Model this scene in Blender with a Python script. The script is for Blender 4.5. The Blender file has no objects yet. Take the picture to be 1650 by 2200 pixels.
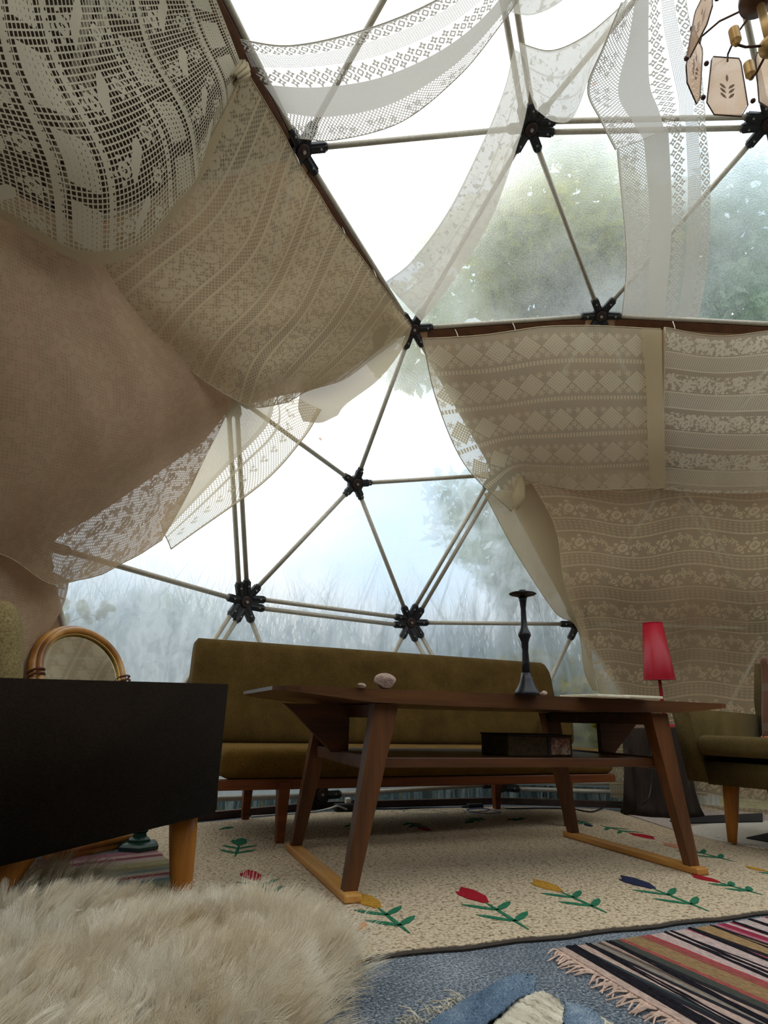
import bpy, bmesh, math, random
import numpy as np
from mathutils import Vector, Matrix
random.seed(7); rng = np.random.default_rng(7)
C = bpy.context.scene.collection
scn = bpy.context.scene
R_D = 3.0            # radius of the dome
ZC = 0.64            # height of its centre above the floor
# ---------------------------------------------------------------- camera
CAM = np.array([-1.8864, -0.579, 0.5242])
CX = np.array([0.83404, -0.55114, 0.02464]); CY = np.array([-0.19508, -0.25313, 0.94755]); CZ = np.array([0.51600, 0.79508, 0.31864])
CY = CY - CX*(CX@CY); CX/=np.linalg.norm(CX); CY/=np.linalg.norm(CY); CZ = -np.cross(CX, CY)
FPX = 0.7968*1650
cd = bpy.data.cameras.new('camera'); cam = bpy.data.objects.new('camera', cd); C.objects.link(cam)
cd.sensor_fit = 'HORIZONTAL'; cd.sensor_width = 36.0; cd.lens = 36.0*0.7968; cd.clip_start = 0.02; cd.clip_end = 300
Mx = Matrix(((CX[0],CY[0],-CZ[0],CAM[0]),(CX[1],CY[1],-CZ[1],CAM[1]),(CX[2],CY[2],-CZ[2],CAM[2]),(0,0,0,1)))
cam.matrix_world = Mx; scn.camera = cam
# ---------------------------------------------------------------- sky and exposure
vs = scn.view_settings; vs.view_transform = 'Standard'; vs.look = 'None'; vs.gamma = 1.0; vs.use_curve_mapping = False
vs.exposure = 1.05
SKY_STRENGTH = 1.0
scn.cycles.max_bounces = 8; scn.cycles.diffuse_bounces = 4; scn.cycles.transmission_bounces = 5
scn.cycles.transparent_max_bounces = 20; scn.cycles.glossy_bounces = 3; scn.cycles.caustics_refractive = True
world = bpy.data.worlds.new('sky'); scn.world = world; world.use_nodes = True

# ---------------------------------------------------------------- node expressions
class E:
    """a shader value that can be written as plain arithmetic"""
    def __init__(s, t, k): s.t = t; s.k = k
    def m(s, op, *a):
        n = s.t.nodes.new('ShaderNodeMath'); n.operation = op
        for i, x in enumerate((s,)+a):
            if isinstance(x, E): s.t.links.new(x.k, n.inputs[i])
            else: n.inputs[i].default_value = float(x)
        return E(s.t, n.outputs[0])
    def __add__(s, o): return s.m('ADD', o)
    def __sub__(s, o): return s.m('SUBTRACT', o)
    def __mul__(s, o): return s.m('MULTIPLY', o)
    def __truediv__(s, o): return s.m('DIVIDE', o)
    def __gt__(s, o): return s.m('GREATER_THAN', o)
    def __lt__(s, o): return s.m('LESS_THAN', o)
    __radd__ = __add__; __rmul__ = __mul__
    def __rsub__(s, o): return (s*-1.0)+o
    def abs(s): return s.m('ABSOLUTE')
    def fr(s): return s.m('FRACT')
    def fl(s): return s.m('FLOOR')
    def sin(s): return s.m('SINE')
    def cos(s): return s.m('COSINE')
    def sqrt(s): return s.m('SQRT')
    def mx(s, o): return s.m('MAXIMUM', o)
    def mn(s, o): return s.m('MINIMUM', o)
    def atan2(s, o): return s.m('ARCTAN2', o)
    def cl(s): return s.m('MULTIPLY_ADD', 1.0, 0.0)
def band(v, a, b): return (v > a)*(v < b)
def lin(h):
    h = h.lstrip('#'); o = []
    for i in (0,2,4):
        c = int(h[i:i+2],16)/255; o.append(c/12.92 if c <= .04045 else ((c+.055)/1.055)**2.4)
    return (*o, 1.0)
class Mat:
    def __init__(s, name):
        s.m = bpy.data.materials.new(name); s.m.use_nodes = True; s.t = s.m.node_tree; s.t.nodes.clear()
        s.out = s.t.nodes.new('ShaderNodeOutputMaterial')
    def n(s, kind, **k):
        n = s.t.nodes.new('ShaderNode'+kind)
        for a, v in k.items(): setattr(n, a, v)
        return n
    def link(s, a, b): s.t.links.new(a.k if isinstance(a, E) else a, b)
    def coord(s, which='UV'): return s.n('TexCoord').outputs[which]
    def uv(s):
        sp = s.n('SeparateXYZ'); s.link(s.coord('UV'), sp.inputs[0]); return E(s.t, sp.outputs[0]), E(s.t, sp.outputs[1])
    def noise(s, scale, detail=3, rough=.55, vec=None, dist=0):
        n = s.n('TexNoise'); n.inputs['Scale'].default_value = scale; n.inputs['Detail'].default_value = detail
        n.inputs['Roughness'].default_value = rough; n.inputs['Distortion'].default_value = dist
        s.link(vec if vec is not None else s.coord('Object'), n.inputs['Vector']); return E(s.t, n.outputs[0])
    def vor(s, scale, vec=None, feature='F1'):
        n = s.n('TexVoronoi', feature=feature); n.inputs['Scale'].default_value = scale
        s.link(vec if vec is not None else s.coord('Object'), n.inputs['Vector']); return E(s.t, n.outputs['Distance'])
    def scaled(s, sc, which='Object'):
        n = s.n('Mapping'); n.inputs['Scale'].default_value = sc; s.link(s.coord(which), n.inputs[0]); return n.outputs[0]
    def ramp(s, fac, stops, const=False):
        n = s.n('ValToRGB'); r = n.color_ramp
        if const: r.interpolation = 'CONSTANT'
        while len(r.elements) < len(stops): r.elements.new(.5)
        for e, (p, c) in zip(r.elements, stops):
            e.position = p; e.color = lin(c) if isinstance(c, str) else c
        s.link(fac, n.inputs[0]); return n.outputs[0]
    def mix(s, fac, a, b):
        n = s.n('Mix', data_type='RGBA')
        for x, i in ((fac,0),(a,6),(b,7)):
            if isinstance(x, E): s.link(x, n.inputs[i])
            elif hasattr(x, 'is_linked'): s.t.links.new(x, n.inputs[i])
            elif isinstance(x, str): n.inputs[i].default_value = lin(x)
            else: n.inputs[i].default_value = x
        return n.outputs[2]
    def bump(s, h, dist, strength=1.0):
        n = s.n('Bump'); n.inputs['Distance'].default_value = dist; n.inputs['Strength'].default_value = strength
        s.link(h, n.inputs['Height']); return n.outputs[0]
    def pbr(s, col, rough=.6, metal=0., bump=None, spec=.5, sheen=0., coat=0.):
        n = s.n('BsdfPrincipled')
        if isinstance(col, str): n.inputs['Base Color'].default_value = lin(col)
        elif isinstance(col, tuple): n.inputs['Base Color'].default_value = col
        else: s.link(col, n.inputs['Base Color'])
        if isinstance(rough, E): s.link(rough, n.inputs['Roughness'])
        else: n.inputs['Roughness'].default_value = rough
        n.inputs['Metallic'].default_value = metal; n.inputs['Specular IOR Level'].default_value = spec
        n.inputs['Sheen Weight'].default_value = sheen; n.inputs['Coat Weight'].default_value = coat
        if bump is not None: s.link(bump, n.inputs['Normal'])
        s.link(n.outputs[0], s.out.inputs[0]); return s.m
    def mixsh(s, fac, a, b):
        n = s.n('MixShader')
        if isinstance(fac, E): s.link(fac, n.inputs[0])
        else: n.inputs[0].default_value = fac
        s.link(a, n.inputs[1]); s.link(b, n.inputs[2]); return n.outputs[0]

# the sky: bright thin overcast with a few blue gaps, all the way round
wt = world.node_tree; wt.nodes.clear()
def wn(k): return wt.nodes.new('ShaderNode'+k)
wo = wn('OutputWorld'); bg = wn('Background'); tc = wn('TexCoord'); mp = wn('Mapping'); mp.inputs['Scale'].default_value = (1,1,1.9)
nz = wn('TexNoise'); nz.inputs['Scale'].default_value = 2.6; nz.inputs['Detail'].default_value = 7; nz.inputs['Roughness'].default_value = .55
rp = wn('ValToRGB'); rp.color_ramp.elements[0].position = .38; rp.color_ramp.elements[0].color = (.56,.78,1.0,1)
rp.color_ramp.elements[1].position = .57; rp.color_ramp.elements[1].color = (1.22,1.17,1.07,1)
wt.links.new(tc.outputs['Generated'], mp.inputs[0]); wt.links.new(mp.outputs[0], nz.inputs['Vector']); wt.links.new(nz.outputs[0], rp.inputs[0])
sz = wn('SeparateXYZ'); wt.links.new(tc.outputs['Generated'], sz.inputs[0])
mz = wn('Math'); mz.operation = 'MAXIMUM'; wt.links.new(sz.outputs[2], mz.inputs[0]); mz.inputs[1].default_value = 0     # an overcast sky is brightest overhead
ma = wn('Math'); ma.operation = 'MULTIPLY_ADD'; wt.links.new(mz.outputs[0], ma.inputs[0]); ma.inputs[1].default_value = 0.85*SKY_STRENGTH; ma.inputs[2].default_value = .40*SKY_STRENGTH
wt.links.new(rp.outputs[0], bg.inputs[0]); wt.links.new(ma.outputs[0], bg.inputs[1]); wt.links.new(bg.outputs[0], wo.inputs[0])

# ---------------------------------------------------------------- mesh helpers
def obj(name, bm, mat, parent=None, smooth=False, kind=None):
    me = bpy.data.meshes.new(name)
    if isinstance(bm, bmesh.types.BMesh):
        bmesh.ops.recalc_face_normals(bm, faces=bm.faces[:]); bm.to_mesh(me); bm.free()
    else: me.from_pydata(*bm)
    if smooth: me.polygons.foreach_set('use_smooth', [True]*len(me.polygons))
    if mat: me.materials.append(mat)
    o = bpy.data.objects.new(name, me); C.objects.link(o)
    if parent: o.parent = parent
    if kind: o['kind'] = kind
    return o
def tag(o, label, cat, group=None, kind=None):
    o['label'] = label; o['category'] = cat
    if group: o['group'] = group
    if kind: o['kind'] = kind
    return o
def empty(name, loc=(0,0,0), rz=0, rot=None):
    o = bpy.data.objects.new(name, None); C.objects.link(o); o.location = loc
    o.rotation_euler = rot or (0,0,rz); o.empty_display_size = .1; return o
def thing(name, label, cat, loc=(0,0,0), rz=0, group=None, rot=None): return tag(empty(name, loc, rz, rot), label, cat, group)
def B(): return bmesh.new()
def box(bm, c, s, M=None, bev=0, seg=2):
    r = bmesh.ops.create_cube(bm, size=1.0); vs_ = r['verts']
    for v in vs_: v.co = Vector((v.co.x*s[0], v.co.y*s[1], v.co.z*s[2]))
    if bev:
        es = list({e for v in vs_ for e in v.link_edges})
        q = bmesh.ops.bevel(bm, geom=es, offset=bev, segments=seg, affect='EDGES', profile=.5)
        vs_ = list({v for f in q['faces'] for v in f.verts} | {v for v in vs_ if v.is_valid})
    for v in vs_:
        v.co = (M @ v.co if M else v.co) + Vector(c)
    return vs_
def frame_of(d):
    d = Vector(d).normalized(); a = Vector((0,0,1)) if abs(d.z) < .9 else Vector((1,0,0))
    x = d.cross(a).normalized(); return x, d.cross(x).normalized(), d
def tube(bm, pts, r, seg=10, caps=True, closed=False):
    pts = [Vector(p) for p in pts]; n = len(pts); rs = r if isinstance(r, (list,tuple)) else [r]*n; rings = []
    x = None
    for i, p in enumerate(pts):
        a = pts[i-1] if (i or closed) else p; b = pts[(i+1) % n] if (i < n-1 or closed) else p
        d = (b-a).normalized()
        if x is None: x, y, _ = frame_of(d)
        else:
            x = (x - d*x.dot(d)).normalized()
        y = d.cross(x)
        rings.append([bm.verts.new(p + (x*math.cos(t)+y*math.sin(t))*rs[i]) for t in (2*math.pi*k/seg for k in range(seg))])
    for i in range(n if closed else n-1):
        A, Bq = rings[i], rings[(i+1) % n]
        for k in range(seg): bm.faces.new((A[k], A[(k+1)%seg], Bq[(k+1)%seg], Bq[k]))
    if caps and not closed: bm.faces.new(rings[0][::-1]); bm.faces.new(rings[-1])
def lathe(bm, prof, seg=24, c=(0,0,0), M=None, ph=0):
    rings = []
    for r, z in prof:
        ring = []
        for k in range(seg):
            t = 2*math.pi*k/seg + ph; p = Vector((r*math.cos(t), r*math.sin(t), z))
            ring.append(bm.verts.new((M @ p if M else p) + Vector(c)))
        rings.append(ring)
    for A, Bq in zip(rings, rings[1:]):
        for k in range(seg): bm.faces.new((A[k], A[(k+1)%seg], Bq[(k+1)%seg], Bq[k]))
    bm.faces.new(rings[0][::-1]); bm.faces.new(rings[-1])
def loft(bm, loops, caps=True):
    L = [[bm.verts.new(p) for p in lp] for lp in loops]; n = len(L[0])
    for A, Bq in zip(L, L[1:]):
        for k in range(n): bm.faces.new((A[k], A[(k+1)%n], Bq[(k+1)%n], Bq[k]))
    if caps: bm.faces.new(L[0][::-1]); bm.faces.new(L[-1])
def bevel_all(bm, off, seg=2, ang=.5):
    es = [e for e in bm.edges if len(e.link_faces) == 2 and e.calc_face_angle() > ang]
    bmesh.ops.bevel(bm, geom=es, offset=off, segments=seg, affect='EDGES', profile=.5)
def beam(bm, p, q, w, h, nrm, bev=0):
    """a bar from p to q, w across, h along nrm"""
    p, q = Vector(p), Vector(q); d = (q-p); L = d.length; d.normalize(); n = Vector(nrm); n = (n - d*n.dot(d)).normalized(); s = n.cross(d)
    M = Matrix((d, s, n)).transposed(); return box(bm, (p+q)/2, (L, w, h), M, bev)
# a ray of sight through a point of the picture, and where it meets the floor or the dome
def ray(x, y): return CZ + CX*(x-825)/FPX - CY*(y-1100)/FPX
def onz(x, y, z=0.0):
    d = ray(x, y); return CAM + d*((z-CAM[2])/d[2])
def ondome(x, y, f=1.0):
    d = ray(x, y); o = CAM - np.array([0,0,ZC]); a = d@d; b = o@d; c = o@o - R_D**2
    return CAM + d*(f*(-b+math.sqrt(b*b-a*c))/a)
def cr(P, t):
    """Catmull-Rom through the points P (n,3) at t in [0, n-1]"""
    n = len(P); t = np.clip(t, 0, n-1-1e-9); i = np.floor(t).astype(int); u = (t-i)[:,None]
    P = np.vstack([2*P[0]-P[1], P, 2*P[-1]-P[-2]]); a, b, c, d = P[i], P[i+1], P[i+2], P[i+3]
    return .5*(2*b + (c-a)*u + (2*a-5*b+4*c-d)*u*u + (3*b-a-3*c+d)*u**3)

# ---------------------------------------------------------------- materials
def wood(name, dark, light, scale=1.0, rough=.45, axis=0):
    m = Mat(name); sc = [14*scale]*3; sc[axis] = 1.2*scale
    g = m.noise(1.0, 5, .6, m.scaled(sc)); f = m.noise(1.0, 3, .5, m.scaled([c*5 for c in sc]))
    col = m.ramp(g*.75+f*.25, [(.32, dark), (.66, light)])
    return m.pbr(col, rough, bump=m.bump(f, .0008), spec=.4)
teak = wood('teak wood', '#38200f', '#6b3f20'); teak_z = wood('teak wood upright', '#3f2411', '#754620', axis=2)
teak_lit_y = wood('lit runner teak', '#a86c2e', '#d29a4e', axis=1); oak_z = wood('honey coloured leg wood', '#8a5018', '#c5812f', axis=2)  # table runners: the same teak, paler because the light is painted in
teak_top = wood('dark teak of the table top', '#3a2213', '#66401f', rough=.35)
sofa_wood = wood('red brown sofa rail wood', '#57290f', '#8c4a1e'); batten_wood = wood('brown batten wood', '#432614', '#6b4024', 2)
plinth_wood = wood('dark plinth board', '#33211a', '#574034', 1.5, .7)
def wool(name, a, b, sc=420):
    m = Mat(name); n = m.noise(sc, 2, .6); w = m.noise(9, 3); col = m.ramp(n*.75+w*.25, [(.36, a), (.66, b)])
    return m.pbr(col, .95, bump=m.bump(n, .0006), spec=.04, sheen=.04)
olive = wool('olive brown wool', '#372a12', '#6b5329'); mustard = wool('mustard brown wool', '#42300f', '#84632a')
olive_chair = wool('dark olive wool', '#3c311a', '#6b5a34'); olive_shaded = wool('shaded olive wool', '#15100b', '#261d13'); tan_velvet = wool('tan olive velvet', '#6a5a38', '#9a875c', 200)  # left chair's wool: same olive, with its shadow put into the colour
def plain(name, col, rough=.5, metal=0., bumpsc=None, bd=.0006, spec=.5, var=.12):
    m = Mat(name); n = m.noise(bumpsc or 30, 3); c = lin(col); k = var
    colr = m.ramp(n, [(.3, tuple(x*(1-k) for x in c[:3])+(1,)), (.7, tuple(min(1,x*(1+k)) for x in c[:3])+(1,))])
    return m.pbr(colr, rough, metal, m.bump(n, bd) if bumpsc else None, spec)
pipe_m = plain('galvanised pipe', '#b3aa98', .5, .3, 60, .0003); hub_m = plain('black plastic', '#17181a', .55); plate_m = plain('dark rusty plate', '#3a2a24', .5, .4, 40)
bolt_m = plain('zinc bolt', '#b8b6b0', .35, .8); black_m = plain('black metal', '#16161a', .35, .3, 50, .0004); cable_m = plain('black cable rubber', '#1a1c20', .5)
bluecab_m = plain('dark blue cable', '#26345a', .5); white_m = plain('white plastic', '#dcd9d0', .5); red_m = plain('red lampshade', '#a60f24', .4, 0, 90, .0004, .4)
redpole_m = plain('red lacquered metal', '#a01426', .3); brass_m = plain('aged brass', '#a88a58', .42, .8, 30, .0003); bronze_m = plain('dark bronze', '#4a3120', .45, .6)
green_m = plain('dark green enamel', '#10362b', .3, 0, 25); rock_m = plain('pinkish grey stone', '#a48b7d', .9, 0, 60, .006, .2, .3); paper_m = plain('cream paper', '#d8d0b4', .8)
gilt_m = plain('gilt edge', '#b08a48', .35, .8, 80, .0003); dark_m = plain('dark stained wood', '#2b2016', .6, 0, 40); crate_m = plain('worn wooden box', '#4a3a22', .7, 0, 60, .001, .3, .35)
soil_m = plain('black rubber mat', '#1c1c1e', .8, 0, 80); string_m = plain('white cotton string', '#ded6c4', .9); shade_in = plain('pale lining', '#c9b9a0', .8)
rattan = Mat('glossy rattan'); _n = rattan.noise(1, 3, .5, rattan.scaled((6,6,3))); rattan = rattan.pbr(rattan.ramp(_n, [(.35,'#7a4a18'),(.5,'#b87b34'),(.68,'#dcb070')]), .3, spec=.6)
wrap_m = plain('dark rattan binding', '#5e2f1c', .45)
_m = Mat('stump bark'); _a = _m.noise(1, 5, .65, _m.scaled((16,16,2))); bark = _m.pbr(_m.ramp(_a, [(.3,'#1a1512'),(.6,'#3b3028'),(.8,'#6d5c4c')]), .9, bump=_m.bump(_a, .02), spec=.2)
_m = Mat('stump cut face'); _a = _m.vor(9); endgrain = _m.pbr(_m.ramp(_a, [(.0,'#4a3b2d'),(.6,'#6d5a45')]), .9)
_m = Mat('mirror glass'); mirror_m = _m.pbr((.86,.9,.88,1), .03, 1.0)
_m = Mat('picture on the box'); _a = _m.noise(22, 4, .7); picture_m = _m.pbr(_m.ramp(_a, [(.35,'#3a2a22'),(.5,'#8c5a40'),(.62,'#b9a890')]), .5)

# carpets and rugs
_m = Mat('grey blue carpet'); _a = _m.noise(150, 3, .85); _b = _m.noise(5, 4)
carpet_m = _m.pbr(_m.ramp(_a*.8+_b*.2, [(.38,'#363c44'),(.5,'#6a727a'),(.62,'#b4b9bc')]), 1.0, bump=_m.bump(_a, .004), spec=.1)
_m = Mat('cream looped wool rug'); _a = _m.vor(95); _b = _m.noise(70, 2, .5); _c = _m.noise(6, 3)
_col = _m.ramp(_a, [(.0,'#e2ceb2'),(.55,'#d2bc9c'),(.85,'#a08a6e')]); _col = _m.mix((_b > .635), _col, '#6f604c'); _col = _m.mix(_c*.35, _col, '#b9a78a')
cream_m = _m.pbr(_col, 1.0, bump=_m.bump(_a*-1.0, .006), spec=.1)
def yarn(name, c): return plain(name, c, .95, 0, 160, .003, .1, .35)
Y_RED = yarn('red yarn','#a3202c'); Y_BLUE = yarn('navy yarn','#2b3048'); Y_GOLD = yarn('gold yarn','#b98a35'); Y_GREEN = yarn('green yarn','#2f6e4f'); Y_PINK = yarn('salmon yarn','#c98a6c')
def striped(name, stops, length, dark=.0):
    """woven rag rug: colour bands along u (metres), weft ribs across"""
    m = Mat(name); u, v = m.uv(); wob = m.noise(1, 3, .6, m.scaled((40,6,1),'UV'))
    c = m.ramp((u+wob*.008-.004)/length, stops, True); w = m.noise(1, 2, .7, m.scaled((170,45,1),'UV'))
    c = m.mix((w*1.5-.55).mx(0).mn(.45), c, '#2a2426'); rib = (u*(2*math.pi/.0085)).sin()
    return m.pbr(c, 1.0, bump=m.bump(rib*.5+w, .003), spec=.1)

# plaid blanket
_m = Mat('orange plaid wool'); _u, _v = _m.uv(); _n = _m.noise(220, 2, .7)
_c = _m.mix(_n*.6, '#c2562a', '#e2935c'); _c = _m.mix(band((_v/.21).fr(), .42, .62)*.75, _c, '#e6c9a4'); _c = _m.mix(band((_u/.15).fr(), .55, .86)*.88, _c, '#3a2c1c'); _c = _m.mix(band((_u/.15).fr(), .05, .12)*.5, _c, '#e6c9a4')
plaid_m = _m.pbr(_c, 1.0, bump=_m.bump(_n, .002), spec=.1, sheen=.3); fringe_m = plain('orange wool fringe', '#b8663c', .95)
# denim
_m = Mat('faded blue denim'); _n = _m.noise(300, 2, .7); _w = _m.noise(9, 4, .6)
denim_m = _m.pbr(_m.ramp(_n*.45+_w*.55, [(.35,'#3c4c60'),(.5,'#66798c'),(.66,'#a9b2b6')]), .95, bump=_m.bump(_n, .002), spec=.1)
_m = Mat('frayed pale cotton'); _n = _m.noise(1, 4, .7, _m.scaled((60,12,60))); cotton_m = _m.pbr(_m.ramp(_n, [(.35,'#8d8170'),(.5,'#c8bda6'),(.7,'#e4dbc8')]), .95, bump=_m.bump(_n, .006), spec=.1)
# wool of the sheepskin
_m = Mat('sheepskin fleece'); _n = _m.noise(5, 4, .6); _f = _m.noise(60, 2)
fleece_m = _m.pbr(_m.ramp(_n*.8+_f*.2, [(.33,'#c9b088'),(.46,'#eedfc2'),(.64,'#fbf3e2')]), .9, spec=.2, sheen=.3)

# lining, cover sheets
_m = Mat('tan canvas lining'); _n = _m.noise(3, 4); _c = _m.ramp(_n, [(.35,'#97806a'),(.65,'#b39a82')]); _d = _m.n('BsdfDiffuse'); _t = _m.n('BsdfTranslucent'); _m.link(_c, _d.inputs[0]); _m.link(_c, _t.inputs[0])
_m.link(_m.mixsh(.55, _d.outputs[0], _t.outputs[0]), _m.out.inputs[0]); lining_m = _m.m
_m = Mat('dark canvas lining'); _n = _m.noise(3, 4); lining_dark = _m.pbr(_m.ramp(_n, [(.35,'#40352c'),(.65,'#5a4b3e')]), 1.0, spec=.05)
def film(name, haze, wet):
    m = Mat(name); tr = m.n('BsdfTransparent'); tr.inputs[0].default_value = (.97,.985,1,1)
    tl = m.n('BsdfTranslucent'); tl.inputs[0].default_value = (.92,.96,1.0,1)
    gl = m.n('BsdfGlossy'); gl.inputs['Roughness'].default_value = .25
    if wet:
        fine = m.noise(130, 3, .7); big = m.noise(1.6, 4, .6)
        rf = m.n('BsdfRefraction'); rf.inputs['IOR'].default_value = 1.2; rf.inputs['Roughness'].default_value = .5
        rf.inputs[0].default_value = (.84,.86,.87,1)
        m.link(m.bump(fine, .005, .9), rf.inputs['Normal'])
        clear = m.mixsh((big*1.8-.2).mx(.45).mn(.95), tr.outputs[0], rf.outputs[0]); hz = (fine-.5)*.35 + (big-.5)*.5 + haze
    else:
        st = m.noise(1, 5, .7, m.scaled((9,9,2.2)), 1.2); cr_ = m.noise(7, 6, .72, None, 1.5)
        hz = (st-.5)*.7 + (cr_-.5)*.8 + haze; rf = m.n('BsdfRefraction'); rf.inputs['IOR'].default_value = 1.12; rf.inputs['Roughness'].default_value = .3
        rf.inputs[0].default_value = (.97,.985,1,1); m.link(m.bump(cr_, .01, .5), rf.inputs['Normal']); clear = m.mixsh(.65, tr.outputs[0], rf.outputs[0])
    body = m.mixsh(hz.mx(.05).mn(.85), clear, tl.outputs[0]); lw = m.n('LayerWeight'); lw.inputs[0].default_value = .25
    m.link(m.mixsh(E(m.t, lw.outputs['Fresnel'])*.12, body, gl.outputs[0]), m.out.inputs[0]); return m.m
film_clear = film('creased clear plastic film', .48, False); film_wet = film('dewy clear plastic film', .20, True)

# lace: open where the threads leave holes
def net(u, v, s, th): return ((u/s).fr() < th).mx((v/s).fr() < th)
def dnet(u, v, s, th): return net(u+v, u-v, s*1.414, th)
def cell(u, v, su, sv, shift=.5):
    row = (v/sv).fl(); return ((u/su+row*shift).fr()-.5)*su, ((v/sv).fr()-.5)*sv
def rose(x, y, R, n=5, ph=0., ring=True):
    r = (x*x+y*y).sqrt(); th = y.atan2(x); b = r < (R*.76 + (th*n+ph).cos()*(R*.24))
    return b*(1.0-((r/R*13.0+(th*2.0).sin()*1.3).sin() > .55)) if ring else b*(r > R*.25)
def diam(x, y, k): return (x.abs()+y.abs()) < k
def lace(name, fn, col='#eadfc8', lo=.0, hi=1.0, trans=.5):
    m = Mat(name); u, v = m.uv(); cov = fn(m, u, v)*(hi-lo)+lo
    t = m.n('BsdfTransparent'); d = m.n('BsdfDiffuse'); tl = m.n('BsdfTranslucent')
    nz_ = m.noise(140, 2, .6); c = m.mix(nz_*.5, col, tuple(x*.74 for x in lin(col)[:3])+(1,))
    m.link(c, d.inputs[0]); m.link(c, tl.inputs[0]); m.link(m.bump(cov+nz_*.3, .003, .6), d.inputs['Normal'])
    m.link(m.mixsh(cov, t.outputs[0], m.mixsh(trans, d.outputs[0], tl.outputs[0])), m.out.inputs[0]); return m.m
def f_figured(m, u, v):
    p = (u/.40).fr()*.40
    rib = (band(p,.0,.022)+band(p,.15,.172))*(1.0-((v/.02).fr() < .3)*band((u/.022).fr(),.3,.7))
    x, y = cell(p-.086, v, 1.0, .17, 0); x = p-.086; y = y + x*.35
    sq = (x.abs() < .042)*(y.abs() < .062)*(1.0-((x/.014).fr() < .3)*((y/.014).fr() < .5))
    x2 = p-.222; _, y2 = cell(u, v, 1, .115, 0); fl = rose(x2, y2, .036, 6)
    x3 = p-.325; _, y3 = cell(u, v+.05, 1, .15, 0); f3 = rose(x3-.03, y3+.02, .04, 5)
    y4 = y3 - x3*1.2; bar = ((x3+.03).abs() < .03)*(y4.abs() < .028)
    return net(u, v, .0145, .29).mx(rib).mx(sq).mx(fl).mx(f3).mx(bar)
def f_floral(m, u, v):
    p = (u/.23).fr()*.23; x = p-.07; _, y = cell(u, v, 1, .13, 0); n = m.noise(38, 3, .6, m.coord('UV'))
    fl = rose(x-.02, y, .055, 5).mx(rose(x+.035, y-.055, .035, 6)).mx(band(p,.0,.15)*(n > .53))
    return (dnet(u, v, .014, .34)*.4+.42).mx(fl*.95).mx(band(p,.155,.168)+band(p,.215,.228))
def f_allover(m, u, v):
    n = m.noise(26, 4, .65, m.coord('UV')); x, y = cell(u, v, .16, .16)
    return (net(u, v, .012, .4)*.2+.72).mx((n > .54)*.97).mx(rose(x, y, .05, 5)*.98)
def f_diamond(m, u, v):
    q = (v/.235).fr()*.235; x, y = cell(u, q*0+v, .155, 10, 0); y = q-.115
    d = diam(x, y, .074)*(1.0-((x+y+1.0)/.021).fr().__lt__(.42)*((x-y+1.0)/.021).fr().__lt__(.42))
    x2, _ = cell(u+.0775, v, .155, 10, 0); s = rose(x2-.028, y-.055, .022, 6).mx(rose(x2+.028, y-.055, .022, 6)).mx(rose(x2-.028, y+.055, .022, 6)).mx(rose(x2+.028, y+.055, .022, 6)).mx(rose(x2, y-.03, .018, 5, 0, False))
    bead = band(q,.205,.23)*(((u/.02).fr()-.5).abs() < .3); edge = band(u, 1.36, 1.9)
    return (net(u, v, .010, .45)*.25+.42).mx(d).mx(s).mx(bead)
def f_bands(m, u, v):
    q = (v/.235).fr()*.235; y = q-.075; x, _ = cell(u, v, .19, 10, 0); n = m.noise(42, 2, .6, m.coord('UV'))
    fl = rose(x+.05, y+.015, .042, 5).mx(rose(x-.04, y-.014, .045, 6)).mx(band(q,.025,.122)*(n > .5))
    dots = band(q,.135,.225)*((((u+v*.4)/.013).fr() < .55)*.35+.5); ln = band(q,.13,.138)+band(q,.224,.232)
    return (net(u, v, .012, .4)*.18+.36).mx(fl).mx(dots).mx(ln)
def f_rose(m, u, v):
    w = v + (u*(2*math.pi/.62)).sin()*.018; q = (w/.225).fr()*.225; y = q-.06; x, _ = cell(u, v, .25, 10, 0)
    fl = rose(x, y, .056, 5, 1.).mx(rose(x-.09, y+.02, .034, 4)).mx(rose(x+.08, y-.022, .036, 4, 2.)).mx(rose(x+.118, y+.02, .03, 3)).mx(rose(x-.06, y-.04, .022, 3))
    rb = band(q,.128,.21)*((((u/.03).fr() < .5)*((q/.02).fr() < .5))*.4+.42); ln = band(q,.122,.130)+band(q,.206,.214)
    return (dnet(u, v, .011, .4)*.2+.40).mx(fl).mx(rb).mx(ln)
def runner(w, flip=False):
    def f(m, u, v):
        if flip: u = w-u
        p = u/w; x, y = cell(v, u, .05, 10, 0); y1 = u-.37*w; y0 = u-.06*w
        ch = lambda yy: (rose(x, yy-.018, .016, 4, 0, False).mx(rose(x, yy+.018, .016, 4, 0, False)).mx(diam(x+.025-((x > 0)*.05), yy, .017)*(1.0-diam(x+.025-((x > 0)*.05), yy, .008))))
        n = ((u/.006).fr() < .45).mx((v/.010).fr() < .25)
        x5, _ = cell(v, u, .16, 10, 0); y5 = u-.87*w
        big = rose(x5-.022, y5-.02, .021, 5).mx(rose(x5+.024, y5-.018, .021, 5)).mx(rose(x5, y5+.022, .022, 5)).mx(rose(x5-.045, y5+.012, .018, 5)).mx(rose(x5+.04, y5+.026, .018, 5))
        solid = band(p,.45,.70)*.93
        a = band(p,-.1,.12)*ch(y0).mx((p < .015)+(p > .985)); b = band(p,.12,.27)*(n*.75+.12)
        c = band(p,.27,.45)*ch(y1); e = (p > .70)*dnet(u, v, .011, .34).mx(big*.95)
        return a.mx(b).mx(c).mx(solid).mx(e).mx((p > .975)*.9).mx((p < .02)*.9)
    return f
def f_sheer(m, u, v):
    n = m.noise(34, 3, .6, m.coord('UV')); x, y = cell(u, v, .09, .12); return ((n > .58)*.14+.80).mx(rose(x, y, .024, 5)*.85).mx(band((u/.085).fr(),.0,.10)*.9)
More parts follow.
